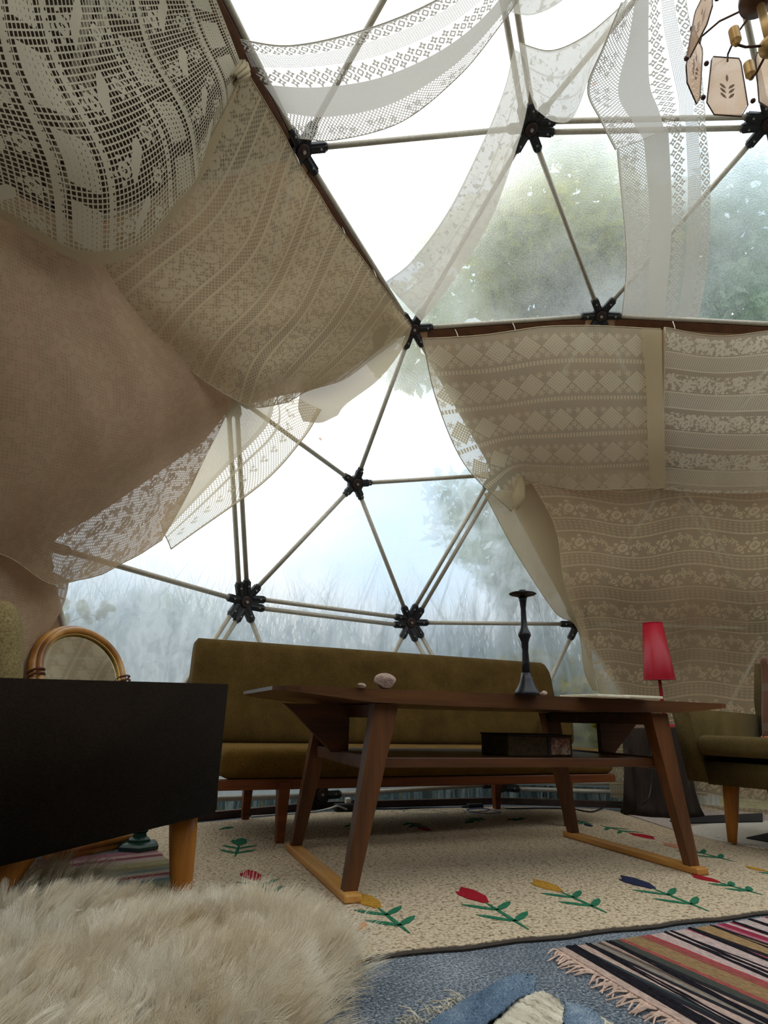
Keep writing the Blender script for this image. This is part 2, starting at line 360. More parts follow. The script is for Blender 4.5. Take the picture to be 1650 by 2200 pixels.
def f_voile(m, u, v): return (net(u, v, .006, .5)*.18+.72)
def f_hem(m, u, v):
    x, y = cell(v, u, .08, 10, 0); n = dnet(u, v, .014, .3)*.85; u = u*.6; y = (u-.195)/.6
    fl = rose(x-.012, y, .014, 5).mx(rose(x+.014, y+.012, .014, 5)).mx(rose(x, y-.02, .014, 5)); sol = (u < .11)*.8
    return n.mx(fl).mx(sol).mx(band(u,.11,.125)*.9).mx(band(u,.150,.158)*.9).mx((u > .265)*.9)
L_FIG = lace('filet lace with bars and flowers', f_figured, '#e4d8bc', .0, 1, .35); L_FLO = lace('floral lace', f_floral, '#e8d4ae', .0, 1, .4); L_ALL = lace('shaded all-over lace', f_allover, '#d0b391', .0, 1, .4)  # all-over lace is browner: its shade is mixed into the colour
L_DIA = lace('diamond lace', f_diamond, '#eadbba', .0, 1, .4); L_BAN = lace('banded flower lace', f_bands, '#ecdfc4', .0, 1, .4); L_ROS = lace('rose lace', f_rose, '#dcc6a0', .0, 1, .4)
L_SHE = lace('sheer figured curtain', f_sheer, '#cfc7b8', .0, 1, .5); L_VOI = lace('plain voile', f_voile, '#cdb994', .0, 1, .38); L_HEM = lace('lace hem', f_hem, '#d9c8a6', .0, 1, .5)
L_RUN = lace('lace runner', runner(.42), '#bdb6ab', .06, 1, .5); L_RUN3 = lace('slanting lace runner', runner(.42, True), '#bdb6ab', .10, 1, .5); L_RUN2 = lace('wide lace runner', runner(.44, True), '#c2bbae', .45, 1, .5)

# ---------------------------------------------------------------- the dome: a three-frequency geodesic sphere cut low
lat = math.atan(.5)
ico = [np.array([0,0,1.])] + [np.array([math.cos(lat)*math.sin(math.radians(72*k)), math.cos(lat)*math.cos(math.radians(72*k)), math.sin(lat)]) for k in range(5)] \
    + [np.array([math.cos(lat)*math.sin(math.radians(36+72*k)), math.cos(lat)*math.cos(math.radians(36+72*k)), -math.sin(lat)]) for k in range(5)]
tri = []
for k in range(5):
    a, b = 1+k, 1+(k+1)%5; c, d = 6+k, 6+(k+1)%5; tri += [(0,a,b), (a,c,b), (b,c,d)]
DV, DK, keyix, DF = [], [], {}, []
def dome_vertex(ws):
    key = tuple(sorted((i,w) for i,w in ws if w))
    if key not in keyix:
        p = sum(ico[i]*w for i,w in key); p = p/np.linalg.norm(p); keyix[key] = len(DV); DV.append(p*R_D+np.array([0,0,ZC])); DK.append(key)
    return keyix[key]
for a, b, c in tri:
    g = {}
    for i in range(4):
        for j in range(4-i): g[i,j] = dome_vertex([(a,3-i-j),(b,i),(c,j)])
    for i in range(3):
        for j in range(3-i):
            DF.append((g[i,j], g[i+1,j], g[i,j+1]))
            if i+j < 2: DF.append((g[i+1,j], g[i+1,j+1], g[i,j+1]))
low = ZC - .21*R_D
DF = [f for f in DF if all(DV[i][2] > low for i in f)]
edges = sorted({tuple(sorted(e)) for f in DF for e in ((f[0],f[1]),(f[1],f[2]),(f[2],f[0]))})
used = sorted({i for e in edges for i in e})
def dv(*ws): return keyix[tuple(sorted(ws))]
# named joints: F the five-way joint in the middle of the window, T the top
T_, F_, F1_, Fm_, P_, Q_ = 0, 1, 2, 5, 10, 6
jF=dv((1,3)); jC=dv((0,1),(1,2)); jB=dv((0,2),(1,1)); jD=dv((0,1),(1,1),(2,1)); jA=dv((0,1),(1,1),(5,1)); jE=dv((0,2),(2,1)); jG=dv((1,2),(10,1)); jH=dv((1,2),(6,1))
jX=dv((1,1),(6,1),(10,1)); jQ=dv((1,1),(6,2)); jP=dv((1,1),(10,2)); jI=dv((1,1),(2,1),(6,1)); jY=dv((1,1),(5,1),(10,1)); jL=dv((1,2),(5,1)); jR=dv((1,2),(2,1)); jC1=dv((0,1),(2,2)); jCm=dv((0,1),(5,2))
jR2=dv((1,1),(2,2)); jL2=dv((1,1),(5,2)); jF1=dv((2,3)); jFm=dv((5,3)); jG1=dv((2,2),(6,1)); jGm=dv((5,2),(10,1)); jQ2=dv((2,1),(6,2)); jP2=dv((5,1),(10,2)); jBm=dv((0,2),(5,1)); jT=dv((0,3))
def icosa(i): return len(DK[i]) == 1
def near_ico(i): return [k for k, w in DK[i] if w == 2]
double = set()
for a, b in edges:
    na, nb = near_ico(a), near_ico(b)
    if na and na == nb and jC not in (a, b): double.add((a, b))
for p, q in ((jG,jP),(jH,jQ)): double.add(tuple(sorted((p,q))))
wall = tag(empty('wall_dome'), 'geodesic dome frame of grey pipes and black plastic joints', 'dome frame'); wall['kind'] = 'structure'; del wall['category']
cen = Vector((0,0,ZC))
arms = {i: [] for i in used}
for a, b in edges:
    p, q = Vector(DV[a]), Vector(DV[b]); d = (q-p).normalized(); n = ((p+q)/2-cen).normalized(); s = n.cross(d)
    for k in ((-.026,.026) if (a,b) in double else (0.,)):
        bm = B(); tube(bm, [p+d*.075+s*k, q-d*.075+s*k], .0142, 10); obj('strut', bm, pipe_m, wall, True)
        arms[a].append((d, s*k)); arms[b].append((-d, s*k))
for i in used:
    p = Vector(DV[i]); n = (p-cen).normalized(); x, y, _ = frame_of(n); bm = B(); rot = Matrix((x, y, n)).transposed()
    five = len(arms[i]) <= 5 and icosa(i)
    lathe(bm, [(.048,-.022),(.055,-.018),(.055,.018),(.048,.022)], 12, p, rot)
    for d, off in arms[i]:
        dd = (d - n*d.dot(n)); tube(bm, [p+off+d*.045, p+off+d*(.11 if five else .128)], .0205, 8)
        beam(bm, p+off*.7+d*.02, p+off+d*(.09 if five else .12), .046, .030, n, .004)
    h = obj('hub', bm, hub_m, wall)
    if p.y > -.6:
        bm = B(); lathe(bm, [(.030,-.032),(.034,-.030),(.034,-.020),(.03,-.018)], 10, p, rot); obj('hub_plate', bm, plate_m, h)
        bm = B()
        for d, off in arms[i]:
            c = p+off+d*.09-n*.021; lathe(bm, [(.0055,-.006),(.0055,.002)], 6, c, rot)
        lathe(bm, [(.009,-.042),(.009,-.03)], 6, p, rot); obj('bolt', bm, bolt_m, h, kind='stuff')
# clear plastic cover, one triangular pane between each three pipes
cover = empty('window_1'); cover['kind'] = 'structure'; cover['label'] = 'clear plastic film stretched over the dome frame'
lined = set()
def T3(*t): lined.add(tuple(sorted(t)))
for t in ((jA,jC,jL),(jA,jL,jL2),(jA,jL2,jCm),(jCm,jL2,jFm),(jL,jL2,jY),(jL2,jFm,jGm),(jL2,jY,jGm),(jY,jGm,jP2),(jY,jP2,jP),
          (jC,jD,jR),(jD,jR,jR2),(jD,jC1,jR2),(jC1,jR2,jF1),(jR,jR2,jI),(jR2,jF1,jG1),(jR2,jI,jG1),(jI,jG1,jQ2)): T3(*t)
zone = {'left': [], 'right': [], 'back': [], 'upper': []}
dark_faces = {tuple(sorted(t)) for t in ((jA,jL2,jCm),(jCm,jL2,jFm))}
for f in DF:
    c = sum(DV[i] for i in f)/3; el = math.degrees(math.asin((c[2]-ZC)/np.linalg.norm(c-np.array([0,0,ZC])))); azm = math.degrees(math.atan2(c[0], c[1]))
    k = tuple(sorted(f))
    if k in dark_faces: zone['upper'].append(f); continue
    if k in lined: zone['left' if c[0] < -.3 and azm < 20 else 'right'].append(f); continue
    if 45 < azm <= 110 and el < 12: zone['right'].append(f); continue
    if -110 < azm < -60 and el < 12: zone['left'].append(f); continue
    if (azm < -95 or azm > 110) and el < 26: zone['back'].append(f); continue
    up = c[2] > 1.9
    pts = [Vector(DV[i]) + (Vector(DV[i])-cen).normalized()*.02 for i in f]
    o = obj('pane', ([tuple(p) for p in pts], [], [(0,1,2)]), film_wet if up and c[0] > -1.7 else film_clear, cover)
for side, fs in zone.items():
    vs_, ix, out = [], {}, []
    for f in fs:
        for i in f:
            if i not in ix: ix[i] = len(vs_); p = Vector(DV[i]); vs_.append(tuple(p + (p-cen).normalized()*.012))
        out.append(tuple(ix[i] for i in f))
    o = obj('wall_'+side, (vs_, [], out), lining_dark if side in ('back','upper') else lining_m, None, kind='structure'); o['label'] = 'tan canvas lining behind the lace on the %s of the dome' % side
    md = o.modifiers.new('s', 'SOLIDIFY'); md.thickness = .006; md.offset = 1
# brown battens along the edge of the lining
for k, (a, b) in enumerate(((jCm,jA),(jA,jC),(jC,jD),(jD,jC1))):
    p, q = Vector(DV[a]), Vector(DV[b]); n = ((p+q)/2-cen).normalized(); d = (q-p).normalized()
    down = n.cross(d); down = down if down.z < 0 else -down
    bm = B(); beam(bm, p+d*.10+down*.042-n*.0, q-d*.10+down*.042-n*.0, .05, .024, n, .003)
    o = obj('trim_%d' % (k+1), bm, batten_wood, None, kind='structure'); o['label'] = 'brown wooden batten under a dome pipe at the edge of the lining'
# floor, plinth, ground
bm = B(); lathe(bm, [(3.03,-.04),(3.03,0.)], 60); o = obj('floor', bm, carpet_m, None, kind='structure'); o['label'] = 'grey blue flecked carpet floor'
base = sorted([i for i in used if DV[i][2] < ZC-.1*R_D], key=lambda i: math.atan2(DV[i][0], DV[i][1]))
bm = B()
for a, b in zip(base, base[1:]+base[:1]):
    p, q = Vector(DV[a]), Vector(DV[b]); p.x *= 1.012; p.y *= 1.012; q.x *= 1.012; q.y *= 1.012; p.z = q.z = .020; n = ((p+q)/2); n.z = 0; beam(bm, p, q, .040, .03, n, .004)
o = obj('baseboard_ring', bm, plinth_wood, None, kind='structure'); o['label'] = 'dark board around the foot of the dome'
_m = Mat('meadow ground'); _a = _m.noise(6, 5, .7); ground_m = _m.pbr(_m.ramp(_a, [(.3,'#56603a'),(.7,'#8c8a5e')]), 1.0, spec=.05)
bm = B(); lathe(bm, [(60,-.35),(60,-.12)], 48); o = obj('ground', bm, ground_m, None, kind='structure'); o['label'] = 'grassy meadow outside the dome'

# ---------------------------------------------------------------- lace hung inside the dome
def sheet(name, rows, mat, label, group=None, n=(48,40), wr=0.006, cat='curtain', f0=.955, seed=1, parent=None):
    """a cloth through a grid of points; each (x, y, share of the way from the camera to the dome)"""
    G = np.array([[ondome(c[0], c[1], c[2] if len(c) > 2 else f0) for c in r] for r in rows])
    nr, nc = G.shape[:2]; tu = np.linspace(0, nc-1, n[0]); tv = np.linspace(0, nr-1, n[1])
    A = np.stack([cr(G[i], tu) for i in range(nr)])                      # nr, nu, 3
    P = np.stack([cr(A[:,j], tv) for j in range(n[0])], axis=1)          # nv, nu, 3
    du = np.linalg.norm(np.diff(P, axis=1), axis=2); dvv = np.linalg.norm(np.diff(P, axis=0), axis=2)
    U = np.concatenate([[0], np.cumsum(du.mean(0))]); V = np.concatenate([[0], np.cumsum(dvv.mean(1))])
    N = np.cross(np.gradient(P, axis=1), np.gradient(P, axis=0)); N /= np.linalg.norm(N, axis=2, keepdims=True)+1e-9
    uu, vv = np.meshgrid(U, V); r2 = np.random.default_rng(seed); h = np.zeros_like(uu)
    for k in range(7):
        a, b, ph = r2.uniform(4, 26), r2.uniform(2, 12), r2.uniform(0, 6.3); h += np.sin(uu*a + vv*b*r2.choice([-1,1]) + ph)*(9/(a+9))
    P = P + N*(h*wr*.5)[:,:,None]
    nv, nu = n[1], n[0]; verts = [tuple(p) for p in P.reshape(-1,3)]
    faces = [(i*nu+j, i*nu+j+1, (i+1)*nu+j+1, (i+1)*nu+j) for i in range(nv-1) for j in range(nu-1)]
    o = obj(name, (verts, [], faces), mat, parent, True)
    uvl = o.data.uv_layers.new(name='UVMap'); li = np.empty(len(o.data.loops), dtype=np.int32); o.data.loops.foreach_get('vertex_index', li)
    st = np.stack([uu.ravel(), vv.ravel()], 1).astype(np.float32)[li]; uvl.data.foreach_set('uv', st.ravel())
    if label: tag(o, label, cat, group)
    o['n_'] = 0; del o['n_']
    return o, P
def hem(P, where, r, mat, parent, name='hem'):
    pts = {'top': P[0], 'bottom': P[-1], 'left': P[:,0], 'right': P[:,-1]}[where]
    bm = B(); tube(bm, [tuple(p) for p in pts[::2]]+[tuple(pts[-1])], r, 5); return obj(name, bm, mat, parent, True)
def ties(P, xs, parent):
    """short strings from the top edge of a cloth up to the pipe"""
    for t in xs:
        p = Vector(P[0][int(t*(P.shape[1]-1))]); n = (p-Vector((0,0,ZC))).normalized(); q = p*1.0 + n*.05 + Vector((0,0,.04))
        bm = B(); tube(bm, [p, (p+q)/2+Vector((.004,0,0)), q], .0024, 5); obj('tie', bm, string_m, parent, True)
cloth_hem = plain('cream cotton hem', '#b7a584', .95)
# left side
c3, P3 = sheet('lace_curtain', [[(-160,330,.93),(40,420,.91),(250,540,.90),(520,760,.93)],[(-160,700,.88),(80,760,.84),(300,840,.83),(500,875,.90)],[(-160,1000,.9),(60,1010,.85),(250,1040,.84),(420,1015,.90)],[(-160,1140,.93),(0,1188,.91),(150,1258,.90),(345,1158,.92)]], L_ALL,
    'large lace curtain painted in a shaded pinkish brown, sagging across the lower left of the dome', wr=.022, seed=3, n=(60,50)); hem(P3, 'bottom', .0024, cloth_hem, c3)
c5, P5 = sheet('lace_curtain', [[(700,560),(800,630),(885,703,.97)],[(700,690,.93),(800,735,.94),(868,745,.97)],[(660,790,.93),(740,810,.93),(815,815,.95)],[(640,868,.95),(700,880,.95),(745,868,.95)],[(650,905,.95),(690,908,.95),(725,893,.95)]], L_VOI,
    'small pale sheer curtain corner hanging at the foot of the long brown batten', seed=5, wr=.004); 
c4, P4 = sheet('lace_curtain', [[(520,800,.955),(585,820,.96),(600,835,.96),(690,880,.965)],[(480,900,.955),(560,905,.96),(605,925,.96),(650,945,.965)],[(425,1010,.955),(470,1005,.96),(515,1020,.96),(562,1040,.965)],[(345,1120,.955),(350,1140,.96),(360,1160,.96),(368,1180,.965)]], L_HEM,
    'pale narrow lace curtain with a scalloped openwork hem beside the big window', wr=.004, seed=6); hem(P4, 'right', .0024, cloth_hem, c4); hem(P4, 'bottom', .0024, cloth_hem, c4)
c2, P2_ = sheet('lace_curtain', [[(517,128,.957),(640,345,.955),(760,530,.955),(884,700,.96)],[(398,350,.905),(560,560,.88),(680,680,.90),(835,745,.955)],[(235,490,.89),(430,690,.84),(590,795,.85),(740,815,.93)],[(140,525,.91),(375,770,.86),(555,876,.86),(668,832,.92)]], L_FLO,
    'floral lace curtain bellied out below the gathered knot, along the long brown batten', wr=.014, seed=8, n=(64,50)); hem(P2_, 'top', .003, cloth_hem, c2); hem(P2_, 'bottom', .0024, cloth_hem, c2); ties(P2_, (.36,.62,.8), c2)
c1, P1 = sheet('lace_curtain', [[(445,-50,.95),(260,-100,.92),(60,-130,.90),(-160,-150,.90)],[(487,50,.95),(310,100,.88),(110,130,.84),(-140,120,.86)],[(514,122,.95),(400,260,.86),(220,370,.80),(-100,300,.84)],[(522,150,.95),(420,400,.88),(230,565,.84),(-60,430,.88)]], L_FIG,
    'openwork lace curtain with bar and flower motifs, topmost on the left', wr=.008, seed=9, n=(60,50)); hem(P1, 'bottom', .0035, cloth_hem, c1)
hb, _ = sheet('hem_band', [[(517,168,.94),(404,372,.872),(222,520,.832),(-60,395,.872)],[(523,156,.945),(420,405,.876),(230,568,.836),(-60,434,.876)]], L_VOI, None, n=(60,8), wr=.003, parent=c1)
# the knot where the two left curtains are gathered on the pipe
kp = Vector(ondome(522, 152, .945)); bm = B()
for k in range(7):
    a = k*.9; tube(bm, [kp+Vector((math.cos(a)*.012, math.sin(a)*.012, .035)), kp+Vector((math.cos(a)*.022,math.sin(a)*.02,0)), kp+Vector((math.cos(a)*.014-.03, math.sin(a)*.02,-.07))], [.007,.010,.006], 6)
obj('gathered_knot', bm, cloth_hem, c1, True)
c6, P6 = sheet('lace_curtain', [[(-130,1120,.93),(30,1180,.93),(150,1245,.95)],[(-130,1320,.93),(20,1320,.93),(120,1330,.95)],[(-130,1470,.93),(0,1470,.93),(62,1450,.95)],[(-150,1650,.93),(-30,1640,.93),(30,1640,.95)]], L_ALL,
    'beige curtain hanging in folds behind the rattan mirror', wr=.032, seed=12)
fl_, _ = sheet('lining_flap', [[(882,706,.975),(800,760,.97),(690,830,.965),(600,850,.96)],[(700,690,.975),(640,760,.97),(590,830,.965),(545,866,.96)],[(560,700,.975),(530,780,.97),(510,840,.965),(497,868,.96)]], lining_m, None, n=(24,16), wr=.003, parent=bpy.data.objects['wall_left'])
f2_, _ = sheet('lining_flap', [[(560,820,.975),(500,870,.97),(440,945,.965),(385,985,.96)],[(420,900,.975),(330,960,.97),(260,1040,.965),(200,1110,.96)],[(250,1000,.975),(170,1050,.97),(110,1120,.965),(40,1190,.96)]], lining_m, None, n=(24,16), wr=.003, parent=bpy.data.objects['wall_left'])
# swags and runners overhead
s1, Q1 = sheet('lace_swag', [[(516,86,.955),(545,150,.955),(590,215,.955),(642,297,.96)],[(622,98,.93),(665,150,.93),(700,225,.93),(722,300,.94)],[(760,70,.90),(800,130,.90),(830,200,.90),(862,262,.91)],[(900,18,.88),(935,75,.88),(965,130,.88),(985,165,.89)],[(1010,-50,.90),(1040,0,.90),(1060,40,.90),(1072,58,.91)],[(1080,-150,.94),(1110,-100,.94),(1130,-60,.94),(1140,-40,.94)]], L_RUN,
    'long white lace swag sweeping down to the dark left joint', 'lace swags under the top of the dome', n=(40,70), wr=.003, cat='lace swag', seed=2); del s1['group']; hem(Q1, 'right', .0024, string_m, s1); hem(Q1, 'left', .0022, string_m, s1)
s2, Q2_ = sheet('lace_swag', [[(1078,-80,.93),(1076,-30,.93),(1078,22,.93)],[(1130,-70,.92),(1140,-10,.92),(1145,32,.92)],[(1190,-110,.92),(1205,-60,.92),(1218,-8,.92)],[(1240,-160,.93),(1260,-120,.93),(1270,-90,.93)]], L_SHE, 'short lace swag at the top edge, above the double pipe', cat='lace swag', seed=4, wr=.003)
s3, Q3_ = sheet('lace_swag', [[(1116,92,.955),(1128,160,.955),(1150,235,.96)],[(1182,109,.93),(1188,190,.93),(1192,262,.94)],[(1250,82,.92),(1245,175,.92),(1232,252,.93)],[(1312,32,.92),(1290,90,.92),(1268,165,.92)],[(1362,-20,.93),(1352,-5,.93),(1335,25,.93)]], L_SHE,
    'pale sheer swag draped above the joint with a double pipe', cat='lace swag', seed=7, wr=.006, n=(36,50)); hem(Q3_, 'left', .0022, string_m, s3)
r1, Q4_ = sheet('lace_runner', [[(1104,105,.955),(1118,112,.955),(1130,120,.955)],[(1080,200,.94),(1110,205,.94),(1135,212,.95)],[(1030,320,.92),(1070,330,.92),(1105,335,.94)],[(962,455,.91),(1005,470,.90),(1050,482,.92)],[(885,560,.92),(925,590,.91),(968,612,.93)],[(828,606,.95),(862,645,.95),(905,690,.955)]], L_SHE,
    'sheer white cloth strip sloping from the upper joint to the left joint below', cat='lace runner', seed=10, wr=.004, n=(30,60))
r2, Q5_ = sheet('lace_runner', [[(1335,5,.90),(1365,0,.90),(1420,-15,.90),(1470,-30,.90)],[(1296,100,.90),(1350,95,.90),(1430,70,.90),(1485,60,.90)],[(1262,192,.91),(1330,200,.91),(1450,165,.91),(1506,150,.91)],[(1292,262,.93),(1360,260,.93),(1460,215,.93),(1512,200,.93)],[(1322,322,.95),(1385,300,.95),(1462,262,.95),(1516,250,.95)]], L_RUN3,
    'lace runner slanting from the top to the horizontal double pipe', cat='lace runner', seed=11, wr=.003, n=(40,50)); hem(Q5_, 'left', .0024, string_m, r2)
r3, Q6_ = sheet('lace_runner', [[(1325,318,.955),(1388,296,.955),(1465,260,.955),(1514,246,.955)],[(1338,450,.93),(1400,440,.93),(1470,410,.93),(1526,400,.93)],[(1346,570,.93),(1400,565,.93),(1465,555,.93),(1522,550,.93)],[(1336,676,.95),(1390,680,.95),(1450,682,.95),(1502,682,.95)]], L_RUN2,
    'dense lace runner hanging straight from the double pipe to the right batten', cat='lace runner', seed=13, wr=.006, n=(40,50)); hem(Q6_, 'left', .0022, string_m, r3)
# right wall
w3, W3 = sheet('lace_curtain', [[(1120,1000,.95),(1300,1010,.95),(1480,1010,.95),(1800,1000,.95)],[(1192,1130,.93),(1330,1140,.93),(1480,1130,.93),(1800,1130,.93)],[(1212,1250,.92),(1345,1250,.92),(1490,1250,.92),(1800,1250,.92)],[(1255,1380,.945),(1365,1380,.95),(1500,1380,.95),(1800,1380,.95)],[(1290,1500,.965),(1380,1500,.97),(1500,1500,.97),(1800,1500,.97)],[(1312,1712,.985),(1390,1730,.985),(1500,1742,.985),(1800,1765,.985)]], L_ROS,
    'lace curtain with rows of roses behind the red lamp and right armchair', wr=.016, seed=14, n=(70,70)); hem(W3, 'left', .0024, cloth_hem, w3)
w4, W4 = sheet('lace_curtain', [[(1040,1060,.965),(1090,1050,.96),(1145,1035,.955)],[(1110,1190,.965),(1160,1170,.955),(1200,1140,.95)],[(1190,1312,.965),(1215,1290,.95),(1225,1250,.945)],[(1238,1346,.965),(1252,1350,.95),(1262,1350,.945)],[(1256,1440,.965),(1265,1440,.955),(1275,1440,.95)],[(1274,1482,.965),(1279,1484,.96),(1284,1484,.955)]], L_VOI,
    'narrow cream curtain drawn aside along the right edge of the big window', wr=.008, seed=15, n=(30,60)); hem(W4, 'left', .0024, cloth_hem, w4)
w2, W2 = sheet('lace_curtain', [[(1428,703,.955),(1540,722,.955),(1660,710,.955),(1800,700,.955)],[(1426,820,.93),(1540,830,.93),(1660,825,.93),(1800,820,.93)],[(1424,930,.91),(1540,940,.91),(1660,940,.91),(1800,930,.91)],[(1424,1052,.92),(1540,1060,.92),(1660,1058,.92),(1800,1050,.92)]], L_BAN,
    'lace curtain with alternating flower and dotted bands under the right batten', wr=.006, seed=16, n=(60,50)); hem(W2, 'left', .0065, cloth_hem, w2); hem(W2, 'top', .0024, cloth_hem, w2); ties(W2, (.08,), w2)
w1, W1 = sheet('lace_curtain', [[(908,728,.965),(1035,720,.96),(1200,700,.955),(1420,706,.955)],[(938,860,.96),(1060,850,.935),(1210,830,.92),(1420,830,.92)],[(1000,1000,.955),(1090,965,.93),(1220,960,.91),(1422,950,.90)],[(1098,1098,.955),(1135,1040,.945),(1230,1052,.93),(1424,1048,.91)]], L_DIA,
    'lace curtain with diamond motifs pulled aside from the left joint', wr=.010, seed=17, n=(64,50)); hem(W1, 'left', .003, cloth_hem, w1); hem(W1, 'top', .003, cloth_hem, w1); hem(W1, 'bottom', .0024, cloth_hem, w1); ties(W1, (.22,.5), w1)
st, _ = sheet('border_strip', [[(1378,706,.945),(1422,708,.945)],[(1388,830,.91),(1424,830,.91)],[(1392,950,.885),(1428,950,.885)],[(1398,1046,.89),(1430,1050,.89)]], L_VOI, None, n=(8,40), wr=.002, parent=w1)
kn = Vector(ondome(1118,1040,.94)); bm = B(); tube(bm, [kn+Vector((0,0,.05)), kn, kn-Vector((.02,0,.10)), kn-Vector((.045,0,.19))], [.02,.03,.045,.008], 8); obj('knot', bm, L_VOI, w1, True)

# ---------------------------------------------------------------- rugs on the carpet
TA = math.radians(-12.5); TC = Vector((-.095, 1.40, 0))
def slab(name, poly, z0, z1, mat, label, cat, parent=None, uvdir=None, bump=0.0, sub=None):
    """a rug with a thickness from its outline"""
    bm = B(); f = bm.faces.new([bm.verts.new((x, y, z1)) for x, y in poly]); 
    if f.normal.z < 0: f.normal_flip()
    r = bmesh.ops.extrude_face_region(bm, geom=[f]); 
    for v in [g for g in r['geom'] if isinstance(g, bmesh.types.BMVert)]: v.co.z = z0
    o = obj(name, bm, mat, parent)
    if uvdir is not None:
        (ox, oy), (ax, ay) = uvdir; ul = o.data.uv_layers.new(name='UVMap')
        for l in o.data.loops:
            c = o.data.vertices[l.vertex_index].co; ul.data[l.index].uv = ((c.x-ox)*ax+(c.y-oy)*ay, -(c.x-ox)*ay+(c.y-oy)*ax)
    if label: tag(o, label, cat)
    return o
def tloc(x, y):
    v = Matrix.Rotation(TA, 3, 'Z') @ Vector((x, y, 0)); return (v.x+TC.x, v.y+TC.y)
edge_n = 40; near = [(-1.25+2.95*k/edge_n, -.78+.006*math.sin(k*1.7)) for k in range(edge_n+1)]
poly = [tloc(*p) for p in near] + [tloc(*p) for p in ((1.66,.3),(1.56,.85),(1.5,1.14),(1.2,1.30),(.84,1.372),(.3,1.37),(-.25,1.355),(-.6,1.24),(-.95,1.12),(-1.25,1.03))]
rug = slab('flower_rug', poly, .0005, .013, cream_m, 'large cream wool rug with scattered flower motifs under the table', 'rug')
bm = B(); tube(bm, [(x, y, .006) for x, y in poly[:edge_n+1]], .0055, 6); obj('bound_edge', bm, plain('dark rug binding','#4a4036',.95), rug)
def blade(bm, p, d, L, w, z=.0145):
    p = Vector((p[0],p[1],z)); d = Vector((d[0],d[1],0)).normalized(); s = Vector((-d.y,d.x,0))
    vs_ = [bm.verts.new(q) for q in (p-s*w*.35, p+d*L*.35-s*w, p+d*L*.75-s*w*.8, p+d*L, p+d*L*.75+s*w*.8, p+d*L*.35+s*w, p+s*w*.35)]
    lo = [bm.verts.new(v.co-Vector((0,0,.003))) for v in vs_]; bm.faces.new(vs_); n = len(vs_)
    for k in range(n): bm.faces.new((vs_[k], lo[k], lo[(k+1)%n], vs_[(k+1)%n]))
def flower(head, tip, mat, leaves=2):
    h = onz(*head, .0145)[:2]; t = onz(*tip, .0145)[:2]; d = h-t; L = np.linalg.norm(d); d = d/L; s = np.array([-d[1], d[0]])
    bm = B(); blade(bm, t, d, L*.62, .007)
    for k in range(leaves):
        c = t + d*L*(.16+.24*k)
        for sg in (-1,1): blade(bm, c, d*.75+s*sg*.8, L*.26, .012)
    st = obj('flower_stem', bm, Y_GREEN, rug)
    bm = B(); c = t+d*L*.58; blade(bm, c, d, L*.42, L*.075, .0150); blade(bm, c+d*L*.02, d*.9+s*.3, L*.3, L*.05, .0155); obj('flower_head', bm, mat, rug)
for a in (((532,1868),(586,1928),Y_RED),((592,1948),(650,1998),Y_BLUE),((772,1918),(880,2004),Y_GOLD),((990,1905),(1135,1996),Y_RED),((1145,1888),(1303,1960),Y_GOLD),((1333,1880),(1523,1957),Y_BLUE),((1485,1878),(1638,1922),Y_RED),((1600,1860),(1720,1890),Y_GOLD),
          ((1408,1803),(1290,1773),Y_RED),((1425,1810),(1575,1850),Y_PINK),((520,1800),(505,1840),Y_GREEN),((470,1782),(500,1776),Y_GREEN),((922,1785),(870,1765),Y_RED),((790,1790),(750,1768),Y_RED),((1000,1768),(1035,1756),Y_GREEN),((1270,1776),(1240,1762),Y_BLUE),((1130,1757),(1090,1762),Y_GREEN)): flower(*a)
def fringe(name, p, q, outd, n, L, mat, parent, z=.006):
    bm = B(); p, q, outd = Vector(p), Vector(q), Vector(outd).normalized()
    for k in range(n):
        t = (k+random.random()*.8)/n; a = p.lerp(q, t); a.z = z; d = (outd + Vector((random.uniform(-.5,.5), random.uniform(-.5,.5), 0))).normalized(); l = L*random.uniform(.6,1.15)
        tube(bm, [a, a+d*l*.5+Vector((0,0,.004)), a+d*l+Vector((random.uniform(-.01,.01),random.uniform(-.01,.01),-.003))], [.0028,.0024,.0015], 4)
    return obj(name, bm, mat, parent, kind='stuff')
# striped rag rug, front right: fringe edge A-B, stripes run along the fringe
A_, B_ = onz(1200,2048)[:2], onz(1458,2205)[:2]; ex = onz(1650,1978)[:2]-A_; ex /= np.linalg.norm(ex); ey = B_-A_; ey /= np.linalg.norm(ey)
stops = [(0,'#d8b9a8'),(.03,'#2c2a30'),(.05,'#3d4a4a'),(.062,'#d2b3a2'),(.10,'#2c2a30'),(.115,'#9a8f80'),(.135,'#6b5a50'),(.15,'#c4a594'),(.165,'#2a282c'),(.185,'#4f5148'),(.215,'#b05a50'),(.235,'#a8875e'),(.30,'#a65a50'),(.325,'#b94f52'),(.34,'#d9bcb2'),(.40,'#2a2628'),(.41,'#d9bcb2'),(.425,'#2a2628'),(.435,'#d8bdb4'),(.49,'#b85a66'),(.505,'#2a2628'),(.53,'#b39164'),(.60,'#2a2628'),(.615,'#c87a86'),(.635,'#a8324c'),(.665,'#dcc4bc'),(.685,'#a8324c'),(.70,'#2a2628'),(.715,'#d8c2ba'),(.78,'#2a2628'),(.80,'#dcc4bc'),(.85,'#a8324c')]
pl = [A_, A_+ey*.9, A_+ey*.9+ex*1.25, A_+ex*1.25]
rr = slab('rag_rug', [tuple(p) for p in pl], .0005, .010, striped('rag stripes in pink tan and black', stops[:32], .86), 'striped pink, tan and black rag rug with a ragged fringe at front right', 'rug', uvdir=(tuple(A_), tuple(ex)))
